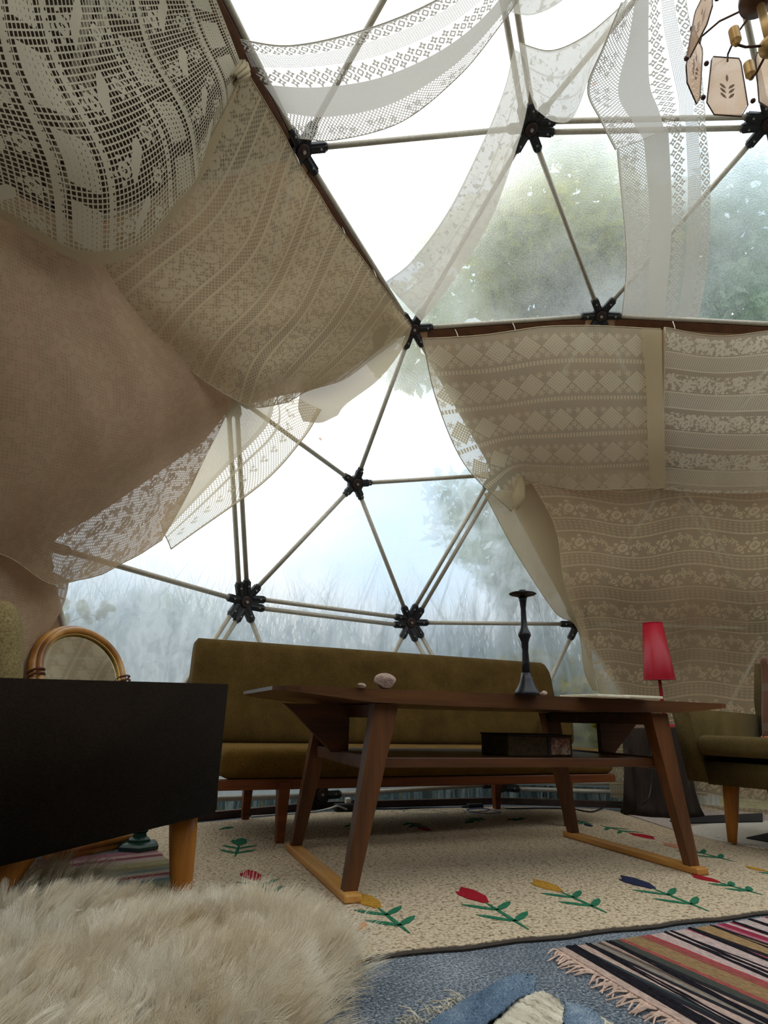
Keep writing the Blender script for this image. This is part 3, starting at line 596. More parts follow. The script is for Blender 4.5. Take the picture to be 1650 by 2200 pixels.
fringe('fringe', (*A_,0), (*(A_+ey*.9),0), (*(-ex),0), 120, .055, plain('ragged cotton fringe','#c9ab98',.95,0,60,.001,.2,.3), rr)
bm = B()
for k in range(46):                                   # the thick wefts that stand proud
    t = random.choice([.03,.05,.10,.165,.185,.40,.425,.505,.60,.70,.78])*.86 + random.uniform(0,.012); o_ = A_+ex*t
    tube(bm, [(*(o_+ey*(s*.9)),.0095+random.uniform(-.001,.0015)) for s in np.linspace(0,1,24)], .0032, 5, False)
obj('dark_weft', bm, plain('black rag weft','#26242a',.95,0,90,.002,.1,.4), rr, kind='stuff')
# the muted rag rug under the left armchair
stops = [(0,'#a8727a'),(.06,'#c0a49a'),(.1,'#8f4f58'),(.14,'#b8a596'),(.2,'#a59a72'),(.27,'#8a8262'),(.33,'#6e7a74'),(.36,'#a59a86'),(.40,'#8f4a48'),(.43,'#9c948a'),(.47,'#5f7270'),(.5,'#80806a'),(.56,'#6d6a4a'),(.64,'#77714e'),(.70,'#4a443a'),(.74,'#6e5a5a'),(.79,'#3c3636'),(.84,'#705a5e'),(.88,'#3a3234'),(.93,'#5c4e4c')]
pl = [(-1.15,2.10),(-1.155,1.8),(-1.20,1.55),(-1.30,1.0),(-2.25,1.12),(-2.15,2.0),(-1.75,2.13)]
r_l = slab('rag_rug', pl, .013, .022, striped('rag stripes in olive and rose', stops, .95), 'muted olive and rose striped rag rug under the left armchair', 'rug', uvdir=((-1.15,2.12),(.10,-.995)))
# rugs at the right side, behind the chair legs
slab('rag_rug', [tuple(onz(*q)[:2]) for q in ((1350,1757),(1470,1798),(1660,1775),(1660,1750),(1420,1738))], .0135, .019, striped('red and white stripes', [(k/14, '#b04a4e' if k%2 else '#d8c8bc') for k in range(14)], .5), 'thin red and white striped rag rug under the tree stump', 'rug', uvdir=(tuple(onz(1420,1738)[:2]),(.55,.83)))
wrug = slab('fringed_mat', [tuple(onz(*q)[:2]) for q in ((1455,1790),(1530,1812),(1660,1836),(1760,1836),(1760,1770),(1560,1772))], .014, .020, plain('white cotton weave','#cfc8ba',.95,0,60,.003,.1), 'white cotton mat with knotted fringe under the right armchair', 'mat')
fringe('fringe', (*onz(1462,1792)[:2],0), (*onz(1650,1834)[:2],0), (-.3,-.9,0), 26, .035, plain('knotted fringe','#a8977c',.95), wrug, .016)
slab('floor_mat', [tuple(onz(*q)[:2]) for q in ((1440,1774),(1475,1779),(1640,1775),(1640,1757),(1500,1764))], .0195, .027, soil_m, 'black mat lying behind the front leg of the right armchair', 'mat')
slab('floor_mat', [tuple(onz(*q)[:2]) for q in ((1605,1812),(1660,1822),(1720,1808),(1660,1800))], .0205, .026, soil_m, 'small black mat at the right edge under the armchair', 'mat')

# ---------------------------------------------------------------- coffee table
tb = thing('coffee_table', 'long low teak coffee table with slanted legs, shelf and floor runners', 'table', TC, TA)
ZT = .612
bm = B(); loops = []
for x, hw, th in ((-.93,.30,.012),(-.90,.375,.016),(-.86,.40,.020),(-.62,.405,.042),(-.3,.41,.046),(.3,.41,.046),(.62,.405,.042),(.86,.40,.020),(.915,.375,.016),(.945,.30,.012)):
    loops.append([(x,-hw,ZT),(x,hw,ZT),(x,hw,ZT-th),(x,-hw,ZT-th)])
loft(bm, loops); bevel_all(bm, .004, 2, .7); obj('tabletop', bm, teak_top, tb)
for s in (-1,1):
    for yy in (-.345,.345):
        bm = B(); L = []
        for t in np.linspace(0,1,6):
            x = s*(.665-.10*t); z = .024+t*(ZT-.045-.024); w = .021+.020*t; d = .017+.010*t
            L.append([(x-w,yy-d,z),(x+w,yy-d,z),(x+w,yy+d,z),(x-w,yy+d,z)])
        loft(bm, L); bevel_all(bm, .007, 2, .7); obj('leg', bm, teak_z, tb)
    bm = B(); box(bm, (s*.665,0,.0255), (.055,.79,.024), None, .006); obj('runner', bm, teak_lit_y, tb)
    bm = B(); box(bm, (s*.59,0,.385), (.035,.68,.045), None, .005); obj('cross_rail', bm, teak, tb)
    bm = B(); box(bm, (s*.565,0,ZT-.066), (.04,.64,.046), None, .005); obj('top_rail', bm, teak, tb)
    bm = B(); pr_ = [(.575,.40),(.575,.566),(.83,.566),(.80,.545),(.66,.42),(.64,.40)]
    loft(bm, [[(s*x, -.012, z) for x, z in pr_], [(s*x, .012, z) for x, z in pr_]]); bevel_all(bm, .002, 1, .7); obj('end_bracket', bm, teak, tb)
bm = B(); box(bm, (0,0,.392), (1.20,.60,.018), None, .004); obj('shelf', bm, teak_top, tb)
for yy in (-.30,.30):
    bm = B(); box(bm, (0,yy,.386), (1.15,.022,.032), None, .004); obj('shelf_lip', bm, teak, tb)
def on_table(px, py, z=ZT):
    p = onz(px, py, z); return Vector((p[0], p[1], z))
# things on the table
p = on_table(1133, 1493)
cs_ = thing('candlestick', 'tall black candlestick with a wide drip pan on the table', 'candlestick', p)
bm = B(); lathe(bm, [(.044,0),(.045,.006),(.040,.014),(.030,.03),(.022,.05),(.017,.075)], 28); obj('foot', bm, black_m, cs_, True)
bm = B(); lathe(bm, [(.016,.073),(.013,.11),(.011,.15),(.013,.18),(.018,.195),(.0225,.203),(.0225,.212),(.017,.222),(.0125,.235),(.010,.27),(.0095,.30),(.013,.33),(.017,.345)], 28); obj('stem', bm, black_m, cs_, True)
bm = B(); lathe(bm, [(.014,.342),(.020,.345),(.046,.352),(.050,.356),(.046,.3585),(.013,.357)], 28); obj('drip_pan', bm, black_m, cs_, True)
bm = B(); lathe(bm, [(.012,.355),(.013,.369),(.011,.370)], 20); obj('cup', bm, black_m, cs_, True)
def rock(name, p, r, label, seed, rot=0):
    r2 = np.random.default_rng(seed); bm = B(); bmesh.ops.create_icosphere(bm, subdivisions=3, radius=1)
    pl_ = [(Vector(r2.normal(size=3)).normalized(), r2.uniform(.55,.9)) for _ in range(9)]
    for v in bm.verts:
        for n, d in pl_:
            k = v.co.dot(n)
            if k > d: v.co -= n*(k-d)*.85
        v.co = Vector((v.co.x*r[0], v.co.y*r[1], v.co.z*r[2]+r[2]*.72)); v.co.z = max(v.co.z, 0)
    o = obj(name, bm, rock_m); o.location = p; o.rotation_euler.z = rot; return tag(o, label, 'stone')
rock('stone', on_table(826,1481), (.042,.03,.030), 'pinkish grey angular stone standing on the table', 5, -.3); rock('stone', on_table(776,1478), (.016,.014,.009), 'small pale stone chip left of the larger stone on the table', 8)
rock('stone', on_table(1168,1493), (.016,.012,.009), 'small brown stone beside the candlestick foot', 11)
p = on_table(1308,1501); bk = thing('booklet', 'thin cream booklet lying open on the right of the table', 'book', p, TA+.05)
for k, (dx, w) in enumerate(((-.07,.15),(.085,.16))):
    bm = B(); box(bm, (dx,0,.005+.002*k), (w,.2,.009), None, .002); obj('page_block', bm, paper_m, bk)
# box on the shelf
bx_ = thing('wooden_box', 'low worn wooden box with a small picture on its front, on the shelf', 'box', Vector((*tloc(.115,-.13),.4015)), TA)
bm = B(); box(bm, (0,0,.036), (.285,.20,.072), None, .004); obj('body', bm, crate_m, bx_); bm = B(); box(bm, (.087,-.101,.036), (.088,.006,.060), None, .002); obj('picture', bm, picture_m, bx_)
bm = B(); box(bm, (0,0,.0745), (.292,.206,.006), None, .002); obj('lid', bm, dark_m, bx_)
bm = B(); box(bm, (.035,-.1015,.036), (.012,.006,.070), None, .001); obj('strap', bm, dark_m, bx_)

# ---------------------------------------------------------------- sofa
SA = math.atan2(-.245,1.603); sf = thing('sofa', 'long olive brown wool sofa with a wooden base behind the table', 'sofa', (.1635,2.2755,.0236), SA); sf.scale = (.955,.955,.955)
bm = B(); box(bm, (.03,-.02,.315), (2.26,.70,.13), None, .045, 5); obj('seat_cushion', bm, mustard, sf, True)
bm = B(); L = []
for x, k in ((-1.19,.92),(-1.175,1.0),(-.5,1.0),(.5,1.0),(1.14,1.0),(1.165,.97),(1.19,.86)):
    x0 = x; prof = []
    for t in np.linspace(0, 2*math.pi, 28, endpoint=False):
        c_, s_ = math.cos(t), math.sin(t); yy = .085*np.sign(c_)*abs(c_)**.55*k; zz = .272*np.sign(s_)*abs(s_)**.5*k
        prof.append((x0 + (zz < 0)*.0 + max(0,-zz)*(.18 if x > 1 else 0), .245+yy+zz*.10, .645+zz))
    L.append(prof)
loft(bm, L); obj('backrest', bm, olive, sf, True)
bm = B(); box(bm, (1.10,.12,.475), (.17,.30,.19), None, .05, 4); obj('end_bolster', bm, olive, sf, True)
bm = B(); box(bm, (.03,-.335,.228), (2.27,.035,.045), None, .006); obj('front_rail', bm, sofa_wood, sf); bm = B(); box(bm, (.03,.335,.228), (2.2,.035,.045), None, .006); obj('rear_rail', bm, sofa_wood, sf)
for x in (-.81,.81):
    bm = B(); box(bm, (x,0,.228), (.04,.63,.04), None, .005); obj('cross_rail', bm, sofa_wood, sf)
    for y in (-.34,.34):
        bm = B(); L = []
        for t, w in ((0,.017),(.5,.022),(1,.027)): L.append([(x-w,y*1.0-w,(-.0102 if y < 0 else -.0242)+(.225+.02)*t),(x+w,y-w,(-.0102 if y < 0 else -.0242)+(.225+.02)*t),(x+w,y+w,(-.0102 if y < 0 else -.0242)+(.225+.02)*t),(x-w,y+w,(-.0102 if y < 0 else -.0242)+(.225+.02)*t)])
        loft(bm, L); bevel_all(bm, .005, 2, .7); obj('leg', bm, sofa_wood, sf)

# ---------------------------------------------------------------- armchairs
def armchair(label, loc, rz, legx, zf, fab, legm, tilt=.0, armx=(.50,.57), far=0.):
    t = thing('armchair', label, 'armchair', loc, rz); hw = .33
    for s in (-1,1):
        y0, y1 = s*hw, s*(hw-.085); bm = B(); xb = -.30
        pr_ = [(xb,.215+tilt),(xb-.04,.585),(armx[1],.600),(armx[0],.285)]
        loft(bm, [[(x,y0+s*.0*(z),z) for x, z in pr_], [(x,y1,z) for x, z in pr_]]); bevel_all(bm, .016, 4, .5); obj('armrest', bm, fab, t, True)
        bm = B(); tube(bm, [(xb,y0-s*.006,.225+tilt),(xb-.036,y0-s*.006,.58),(armx[1]-.01,y0-s*.006,.594),(armx[0],y0-s*.006,.292)], .004, 6); obj('piping', bm, fab, t, True)
    bm = B(); loft(bm, [[(-.25,-.25,.22),(-.25,.25,.22),(-.25,.25,.34),(-.25,-.25,.34)], [(.47,-.25,.275),(.47,.25,.275),(.50,.25,.375),(.50,-.25,.375)]]); bevel_all(bm, .02, 4, .5); obj('seat_base', bm, fab, t, True)
    bm = B(); box(bm, (.16,0,.425), (.80,.48,.085), Matrix.Rotation(-.05,3,'Y'), .034, 5); obj('seat_cushion', bm, fab, t, True)
    bm = B(); loft(bm, [[(-.07,-.245,.40),(-.07,.245,.40),(-.22,.26,.40),(-.22,-.26,.40)], [(-.13,-.26,.66),(-.13,.26,.66),(-.26,.27,.66),(-.26,-.27,.66)], [(-.18,-.25,.85),(-.18,.25,.85),(-.29,.25,.85),(-.29,-.25,.85)]]); bevel_all(bm, .03, 4, .5); obj('backrest', bm, fab, t, True)
    for s in (-1,1):
        for front in (1,0):
            x = legx[0]+(far if s > 0 else 0) if front else legx[1]; top = (x-.02 if front else x+.10, s*.24, .30 if front else .26); bot = (x if front else x-.03, s*.265, zf)
            bm = B(); tube(bm, [Vector(top).lerp(Vector(bot), k) for k in (0,.3,.65,1)], [.036,.033,.027,.019], 12); obj('leg', bm, legm, t, True)
    return t
ar = armchair('olive wool armchair with a plaid blanket, at the right edge behind the table', (1.50,.905,0), math.radians(183), (.30,-.24), .021, olive_chair, oak_z)
al = armchair('olive armchair darkened as in shade, seen from its side at the left, standing over the rag rug', (-1.816,1.497,0), math.radians(-9), (.535,.09), .0225, olive_shaded, oak_z, tilt=-.106, far=.05, armx=(.58,.58))
# pleated cushion on the left armchair
cu = thing('cushion', 'tan cushion with pleated lower edge leaning in the left armchair', 'cushion', (-1.80,1.53,.475))
bm = B(); nu_, nv_ = 48, 24; ring = []
for j in range(1, nv_):
    ph = math.pi*j/nv_; r_ = []
    for i in range(nu_):
        th = 2*math.pi*i/nu_; cx_, cy_, cz_ = math.sin(ph)*math.cos(th), math.sin(ph)*math.sin(th), math.cos(ph); se = lambda q, e: math.copysign(abs(q)**e, q)
        pleat = .010*max(0,-cz_-.05)*math.cos(se(cy_,.7)*34) ; r_.append(bm.verts.new((se(cx_,.9)*(.062+pleat), se(cy_,.6)*(.20+pleat*.5), .17+se(cz_,.62)*.172)))
    ring.append(r_)
for a, b in zip(ring, ring[1:]):
    for i in range(nu_): bm.faces.new((a[i], a[(i+1)%nu_], b[(i+1)%nu_], b[i]))
bm.faces.new(ring[0]); bm.faces.new(ring[-1][::-1]); o = obj('cover', bm, tan_velvet, cu, True); cu.rotation_euler = (0,-.16,.05)
# plaid blanket over the back of the right armchair, in the chair's own turn
pb = thing('plaid_blanket', 'orange plaid wool blanket with fringe hung over the right armchair back', 'blanket', ar.location.copy(), ar.rotation_euler.z)
path = [(-.32,.62),(-.315,.78),(-.295,.862),(-.235,.874),(-.172,.866),(-.155,.80),(-.122,.70),(-.082,.60),(-.052,.50),(-.045,.478)]
nu_, nv_ = 30, 44; prs = cr(np.array([(a,0,b) for a, b in path]), np.linspace(0,len(path)-1,nv_)); vs_, fs = [], []
ys = np.linspace(-.215,.17,nu_); ln = np.concatenate([[0], np.cumsum(np.linalg.norm(np.diff(prs,axis=0),axis=1))]); uvs = []
for j in range(nv_):
    for i in range(nu_):
        w = .011*math.sin(ys[i]*46+j*.10)*(0.3+.7*j/nv_); vs_.append((prs[j,0]+w+.012, ys[i]*(1-.08*j/nv_), prs[j,2]+.004+abs(w)*.3)); uvs.append((ys[i], ln[j]))
fs = [(j*nu_+i, j*nu_+i+1, (j+1)*nu_+i+1, (j+1)*nu_+i) for j in range(nv_-1) for i in range(nu_-1)]
o = obj('blanket', (vs_, [], fs), plaid_m, pb, True); ul = o.data.uv_layers.new(name='UVMap')
for l in o.data.loops: ul.data[l.index].uv = uvs[l.vertex_index]
md = o.modifiers.new('s','SOLIDIFY'); md.thickness = .006
bm = B()
for i in range(24):
    y = -.198+i*.0155; p = Vector((-.030,y,.482)); q = p + Vector((random.uniform(.01,.05), random.uniform(-.015,.015), -.012)); e = q + Vector((random.uniform(.01,.05), random.uniform(-.02,.02), -.004+.006)); tube(bm, [p,(p+q)/2+Vector((0,0,.006)),q,e], [.004,.0045,.004,.002], 5)
obj('fringe', bm, fringe_m, pb, True, kind='stuff')

# ---------------------------------------------------------------- tree stump and red lamp
sp = (1.775,1.895); stp = thing('tree_stump', 'dark upright tree stump with rough bark carrying the red lamp', 'stump', (sp[0], sp[1], .019))
bm = B(); r2 = np.random.default_rng(4); L = []; kk = [r2.uniform(0,6.3) for _ in range(4)]
for z, s in ((0,1.18),(.05,1.08),(.14,1.0),(.28,.95),(.40,.93),(.485,.92),(.495,.90)):
    L.append([(math.cos(a)*.195*s*(1+.07*math.sin(3*a+kk[0])+.04*math.sin(7*a+kk[1]+z*3)+.02*math.sin(13*a+kk[2])), math.sin(a)*.185*s*(1+.07*math.sin(3*a+kk[0])+.04*math.sin(7*a+kk[1]+z*3)), z+(.012*math.cos(a) if z > .4 else 0)) for a in np.linspace(0,2*math.pi,56,endpoint=False)])
loft(bm, L, False); bm.faces.new([v for v in bm.verts][:56][::-1]); obj('bark', bm, bark, stp, True)
bm = B(); loft(bm, [[(x*.985,y*.985,z-.002) for x,y,z in L[-1]], [(x*.96,y*.96,z+.004) for x,y,z in L[-1]]]); obj('cut_face', bm, endgrain, stp)
bm = B(); loft(bm, [[(math.cos(a)*.27-.06, math.sin(a)*.03-.17, .02+t*.40) for a in np.linspace(0,2*math.pi,10,endpoint=False)] for t in ()] or [[(-.19+math.cos(a)*.05*(1.2-t),.06+math.sin(a)*.05*(1.2-t),t*.40) for a in np.linspace(0,2*math.pi,12,endpoint=False)] for t in (0,.3,.6,.9)]); obj('bark_ridge', bm, bark, stp, True)
lb = Vector((*(lambda x,y,t: (CAM+ray(x,y)*t)[:2])(1430,1566,3.52), .5165))
lamp = thing('table_lamp', 'slim red lamp with a tall tapered red shade on the stump', 'lamp', lb, 0, None, (math.radians(1), math.radians(-2.5), 0))
bm = B(); lathe(bm, [(.065,0),(.067,.004),(.064,.010),(.012,.016)], 32); obj('base', bm, redpole_m, lamp, True)
bm = B(); lathe(bm, [(.0095,.012),(.0095,.42)], 14); obj('pole', bm, redpole_m, lamp, True)
bm = B(); lathe(bm, [(.088,.258),(.0885,.26),(.056,.592),(.0545,.592),(.0865,.261)], 48); o = obj('shade', bm, red_m, lamp, True)
bm = B(); lathe(bm, [(.017,.40),(.017,.47),(.012,.475)], 16); obj('socket', bm, white_m, lamp, True)
for z, r in ((.261,.0885),(.590,.0565)):
    bm = B(); tube(bm, [(math.cos(a)*r,math.sin(a)*r,z) for a in np.linspace(0,2*math.pi,40,endpoint=False)], .0022, 6, closed=True); obj('shade_rim', bm, redpole_m, lamp, True)
def cable(name, pix, r, mat, label, z=.012, closed=False, zz=None):
    """a cord through points (picture x, picture y, height)"""
    sq = (lambda y: 1736+(y-1712)*.45) if zz else (lambda y: y); P = np.array([onz(q[0], sq(q[1]), q[2] if len(q) > 2 else z) for q in pix]); C_ = cr(P, np.linspace(0, len(P)-1, len(P)*7)); bm = B(); tube(bm, [tuple(c) for c in C_], r, 7); o = obj(name, bm, mat, None, True); return tag(o, label, 'cable')
cw = [tuple(lb+Vector((-.06,-.01,.006))), (sp[0]-.13,sp[1]-.06,.528), (sp[0]-.20,sp[1]-.115,.500), (sp[0]-.235,sp[1]-.13,.34), (sp[0]-.245,sp[1]-.12,.20), (sp[0]-.29,sp[1]-.08,.09)] + [tuple(onz(x,y,z)) for x,y,z in ((1312,1728,.03),(1290,1738,.019),(1268,1744,.018),(1230,1738,.018),(1170,1736,.018),(1105,1737,.018),(1075,1736,.012))]
bm = B(); tube(bm, [tuple(c) for c in cr(np.array(cw), np.linspace(0,len(cw)-1,80))], .0045, 7); tag(obj('lamp_cord', bm, cable_m, None, True), 'thin black cord running from the red lamp down the stump and along the rug', 'cable')
cable('extension_cord', [(850,1723),(880,1730),(920,1727),(985,1724),(1000,1736),(985,1746),(930,1750),(870,1747),(843,1736),(850,1727),(900,1722),(960,1738),(905,1744),(868,1736),(880,1722),(940,1716),(1000,1712),(1030,1714)], .0068, cable_m, 'black extension cord coiled flat under the sofa', .0075, zz=1)
cable('blue_cable', [(1003,1722),(1030,1716),(1050,1722),(1042,1731),(1018,1734),(1004,1726),(1028,1720),(1058,1726),(1075,1738),(1040,1742),(1005,1735)], .008, bluecab_m, 'dark blue cable bundle under the right part of the sofa', .009, zz=1)
cable('mains_cable', [(1000,1712),(950,1711),(890,1712),(840,1716),(800,1713),(775,1716)], .0045, cable_m, 'thin black cord lying along the plinth between power strip and coil', .006, zz=1)
cable('white_cord', [(745,1718,.05),(725,1702,.07),(710,1712,.03),(685,1726,.006),(660,1733),(610,1742),(540,1752)], .0045, white_m, 'white cord running left from the power strip', .006, zz=1)
pp = onz(742,1748); ps = thing('power_strip', 'black power strip with a white plug under the sofa', 'power strip', (pp[0],pp[1],.0005), -.25)
bm = B(); box(bm, (0,0,.026), (.13,.06,.051), None, .008); obj('housing', bm, soil_m, ps); bm = B(); box(bm, (.012,0,.066), (.032,.032,.031), None, .006); obj('plug', bm, white_m, ps)
bm = B(); box(bm, (.055,0,.062), (.03,.035,.022), None, .006); obj('plug', bm, black_m, ps)
cn = onz(1025,1741); o = bpy.data.objects.new('cable_connector', None); C.objects.link(o); o.location = (cn[0], cn[1]+.02, .0005); o.rotation_euler.z = -.2; tag(o, 'bulky black cable connector beside the dark blue cable', 'connector')
bm = B(); box(bm, (0,0,.019), (.11,.04,.036), None, .012, 3); obj('body', bm, soil_m, o); bm = B(); tube(bm, [(-.05,0,.019),(-.09,0,.015)], [.012,.007], 8); obj('strain_relief', bm, soil_m, o)

# ---------------------------------------------------------------- rattan mirror, green pedestal
mr = thing('rattan_mirror', 'arched rattan framed mirror leaning behind the left armchair', 'mirror', (-1.355,2.305,.026), 0)
xd = Vector((.871,.491,0)).normalized(); nd = Vector((-.491,.871,0)); up = (Vector((0,0,1))+nd*.40).normalized(); zd = xd.cross(up)
mr.matrix_world = Matrix((xd, up, zd)).transposed().to_4x4(); mr.location = (-1.362,2.150,.034); HWm, HM = .213, .885
def arch(w, h, off, z=0, n=22, r0=.06):
    pts = []; R_ = w
    for t in np.linspace(0, math.pi, n): pts.append((math.cos(t)*w, h-R_*.92+math.sin(t)*R_*.92, z))
    for t in np.linspace(0, math.pi/2, 6): pts.append((-w+r0-math.cos(t)*r0, off+r0-math.sin(t)*r0, z))
    for t in np.linspace(0, math.pi/2, 6): pts.append((w-r0+math.sin(t)*r0, off+r0-math.cos(t)*r0, z))
    return pts
for dz, rr_, w, h, of in ((0,.0185,HWm,HM,0.0),(.022,.014,HWm-.012,HM-.012,.014)):
    bm = B(); tube(bm, arch(w, h, of, dz), rr_, 12, closed=True); obj('cane_hoop', bm, rattan, mr, True)
bm = B(); tube(bm, arch(HWm-.026, HM-.028, .028, .016, r0=.05), .006, 8, closed=True); obj('gilt_edge', bm, gilt_m, mr, True)
bm = B(); bm.faces.new([bm.verts.new((x,y,.010)) for x,y,_ in arch(HWm-.018, HM-.02, .02, r0=.05)]); obj('glass', bm, mirror_m, mr)
bm = B(); loft(bm, [[(x,y,z) for x,y,_ in arch(HWm-.012, HM-.014, .012, r0=.05)] for z in (-.012,.004)]); obj('backing', bm, dark_m, mr)
for s in (-1,1):
    for dy in (-.009,.009):
        bm = B(); tube(bm, [(s*(HWm-.004)+math.cos(a)*.025, .665+dy, .010+math.sin(a)*.034) for a in np.linspace(0,2*math.pi,16,endpoint=False)], .0048, 6, closed=True); obj('binding', bm, wrap_m, mr, True)
gp = onz(293,1836); pd = thing('pedestal', 'dark green cast pedestal on a hexagonal foot behind the left armchair', 'pedestal', (gp[0],gp[1]-.01,.0225), .35)
bm = B(); lathe(bm, [(.082,0),(.082,.014),(.070,.022),(.050,.026)], 6); bevel_all(bm, .003, 2, .4); obj('foot', bm, green_m, pd)
bm = B(); lathe(bm, [(.048,.024),(.044,.034),(.030,.042),(.026,.055),(.033,.062),(.033,.072),(.027,.078),(.030,.10),(.034,.135),(.028,.20),(.03,.24)], 6); bevel_all(bm, .002, 2, .6); obj('column', bm, green_m, pd)

# ---------------------------------------------------------------- chandelier on the axis of the dome
ch = thing('chandelier', 'brass chandelier with etched glass panes hanging at upper right', 'chandelier', (.046,-.03,2.64), math.radians(0))
bm = B(); lathe(bm, [(.012,.47),(.05,.455),(.066,.42),(.066,.40),(.02,.375),(.010,.37)], 28); obj('top_bowl', bm, bronze_m, ch, True)
bm = B(); tube(bm, [(0,0,.47),(0,0,.96)], .006, 8); obj('hanging_rod', bm, bronze_m, ch)
bm = B(); lathe(bm, [(.014,.16),(.014,.38)], 16); obj('stem', bm, brass_m, ch, True)
bm = B(); lathe(bm, [(.010,.13),(.028,.14),(.038,.155),(.038,.175),(.022,.19),(.012,.20)], 20); obj('centre_ring', bm, brass_m, ch, True)
bm = B(); lathe(bm, [(.006,.06),(.010,.065),(.013,.08),(.011,.135)], 14); obj('finial', bm, brass_m, ch, True)
_m = Mat('etched bronze glass'); _n = _m.noise(260, 2, .8); tr = _m.n('BsdfTransparent'); tr.inputs[0].default_value = (.86,.72,.60,1); tl = _m.n('BsdfTranslucent'); tl.inputs[0].default_value = (.80,.66,.54,1)
gl = _m.n('BsdfGlossy'); gl.inputs['Roughness'].default_value = .15; _m.link(_m.mixsh(.08, _m.mixsh((_n*.5+.25), tr.outputs[0], tl.outputs[0]), gl.outputs[0]), _m.out.inputs[0]); glass_m = _m.m
leafetch = plain('etched leaf', '#8a7460', .8)
NP = 8
for k in range(NP):
    a = 2*math.pi*(k+.32)/NP; cxr, cyr = math.cos(a), math.sin(a); er = Vector((cxr,cyr,0)); et = Vector((-cyr,cxr,0))
    up_ = (Vector((0,0,1))-er*.22).normalized(); c = er*.235+Vector((0,0,.285))
    P_ = lambda x, y, o=0.: c + et*x + up_*y + er.cross(et).cross(up_)*0 + (er+Vector((0,0,.22))).normalized()*o
    out_ = [(-.052,.125),(.052,.125),(.060,.108),(.083,-.075),(.055,-.125),(-.055,-.125),(-.083,-.075),(-.060,.108)]
    bm = B(); loft(bm, [[P_(x*.97,y*.97,.0015) for x,y in out_],[P_(x*.97,y*.97,-.0015) for x,y in out_]]); pn = obj('glass_pane', bm, glass_m, ch)
    bm = B(); tube(bm, [P_(x,y) for x,y in out_], .0028, 6, closed=True); obj('pane_frame', bm, bronze_m, ch)
    bm = B(); 
    for q in range(7):
        ang = [0,.9,-.9,.85,-.85,.8,-.8][q]; py = [.028,-.0,-.0,-.02,-.02,-.042,-.042][q]; sx = [0,1,-1,1,-1,1,-1][q]
        d0 = Vector((math.sin(ang), math.cos(ang))); s0 = Vector((d0.y,-d0.x)); b0 = Vector((sx*.004, py-.012))
        bm.faces.new([bm.verts.new(P_(*(b0+d0*l+s0*w), -.0022)) for l, w in ((0,0),(.014,.006),(.028,.004),(.034,0),(.028,-.004),(.014,-.006))])
    obj('leaf_etching', bm, leafetch, pn)
    bm = B(); tube(bm, [er*.05+Vector((0,0,.405)), er*.13+Vector((0,0,.425)), P_(0,.128,-.012), P_(0,.10,-.008)], .0042, 6); obj('spoke', bm, bronze_m, ch)
    a2 = a+math.pi/NP; er2 = Vector((math.cos(a2),math.sin(a2),0))
    for z, r in ((.365,.225),(.225,.262)):
        bm = B(); bmesh.ops.create_icosphere(bm, subdivisions=2, radius=.010); bmesh.ops.translate(bm, verts=bm.verts, vec=er2*r+Vector((0,0,z))); obj('clip', bm, bronze_m, ch)
for k in range(4):
    a = 2*math.pi*(k+.15)/4+.75; er = Vector((math.cos(a),math.sin(a),0)); bm = B(); tube(bm, [er*.03+Vector((0,0,.165)), er*.09+Vector((0,0,.158)), er*.118+Vector((0,0,.17))], .0045, 8); am = obj('arm', bm, bronze_m, ch)
    bm = B(); lathe(bm, [(.006,.165),(.010,.170),(.012,.180),(.0175,.186),(.018,.187),(.018,.188),(.018,.243),(.018,.2435),(.016,.244),(.015,.225)], 16, tuple(er*.118)); obj('candle_cup', bm, brass_m, am, True)

# ---------------------------------------------------------------- sheepskin, torn denim, fallen leaf
out_ = np.array([onz(x,y,.05)[:2] for x,y in ((-160,1990),(0,1962),(60,1950),(110,1945),(150,1985),(172,2018),(255,1998),(330,1985),(430,1985),(500,1990),(580,2000),(660,2022),(712,2055),(716,2085),(660,2108),(636,2130),(612,2210),(560,2300),(200,2420),(-250,2350))])
oc = out_[:17].mean(0); out_ = oc+(out_-oc)*.93; bm = B(); rings = []; NS = 90
oo = cr(np.vstack([out_, out_[:1]]), np.linspace(0, len(out_), NS, endpoint=False))
for s in np.linspace(1,.04,16):
    ring = []
    for p in oo:
        q = oc+(p-oc)*s; e = 1-s; h = .020+.016*min(1,e*3.5)+.012*math.sin(q[0]*19+q[1]*7)*min(1,e*4)+.014*math.sin(q[1]*23-q[0]*9)*min(1,e*4)
        hump = .055*math.exp(-((q[0]+1.64)**2+(q[1]-1.33)**2)/.010); ring.append(bm.verts.new((q[0],q[1],max(.024,h+hump))))
    rings.append(ring)
for a, b in zip(rings, rings[1:]):
    for k in range(NS): bm.faces.new((a[k], a[(k+1)%NS], b[(k+1)%NS], b[k]))
bm.faces.new(rings[-1]); lo_ = [bm.verts.new((v.co.x,v.co.y,.0235)) for v in rings[0]]
for k in range(NS): bm.faces.new((lo_[k], lo_[(k+1)%NS], rings[0][(k+1)%NS], rings[0][k]))
sk = tag(obj('sheepskin', bm, fleece_m, None, True), 'thick cream sheepskin with long fleece lying in the left foreground', 'sheepskin')
tx = bpy.data.textures.new('locks', 'CLOUDS'); tx.noise_scale = .06
psm = sk.modifiers.new('fleece', 'PARTICLE_SYSTEM'); st_ = psm.particle_system.settings; st_.type = 'HAIR'; st_.count = 9000; st_.hair_length = .024; st_.hair_step = 4; st_.render_step = 3
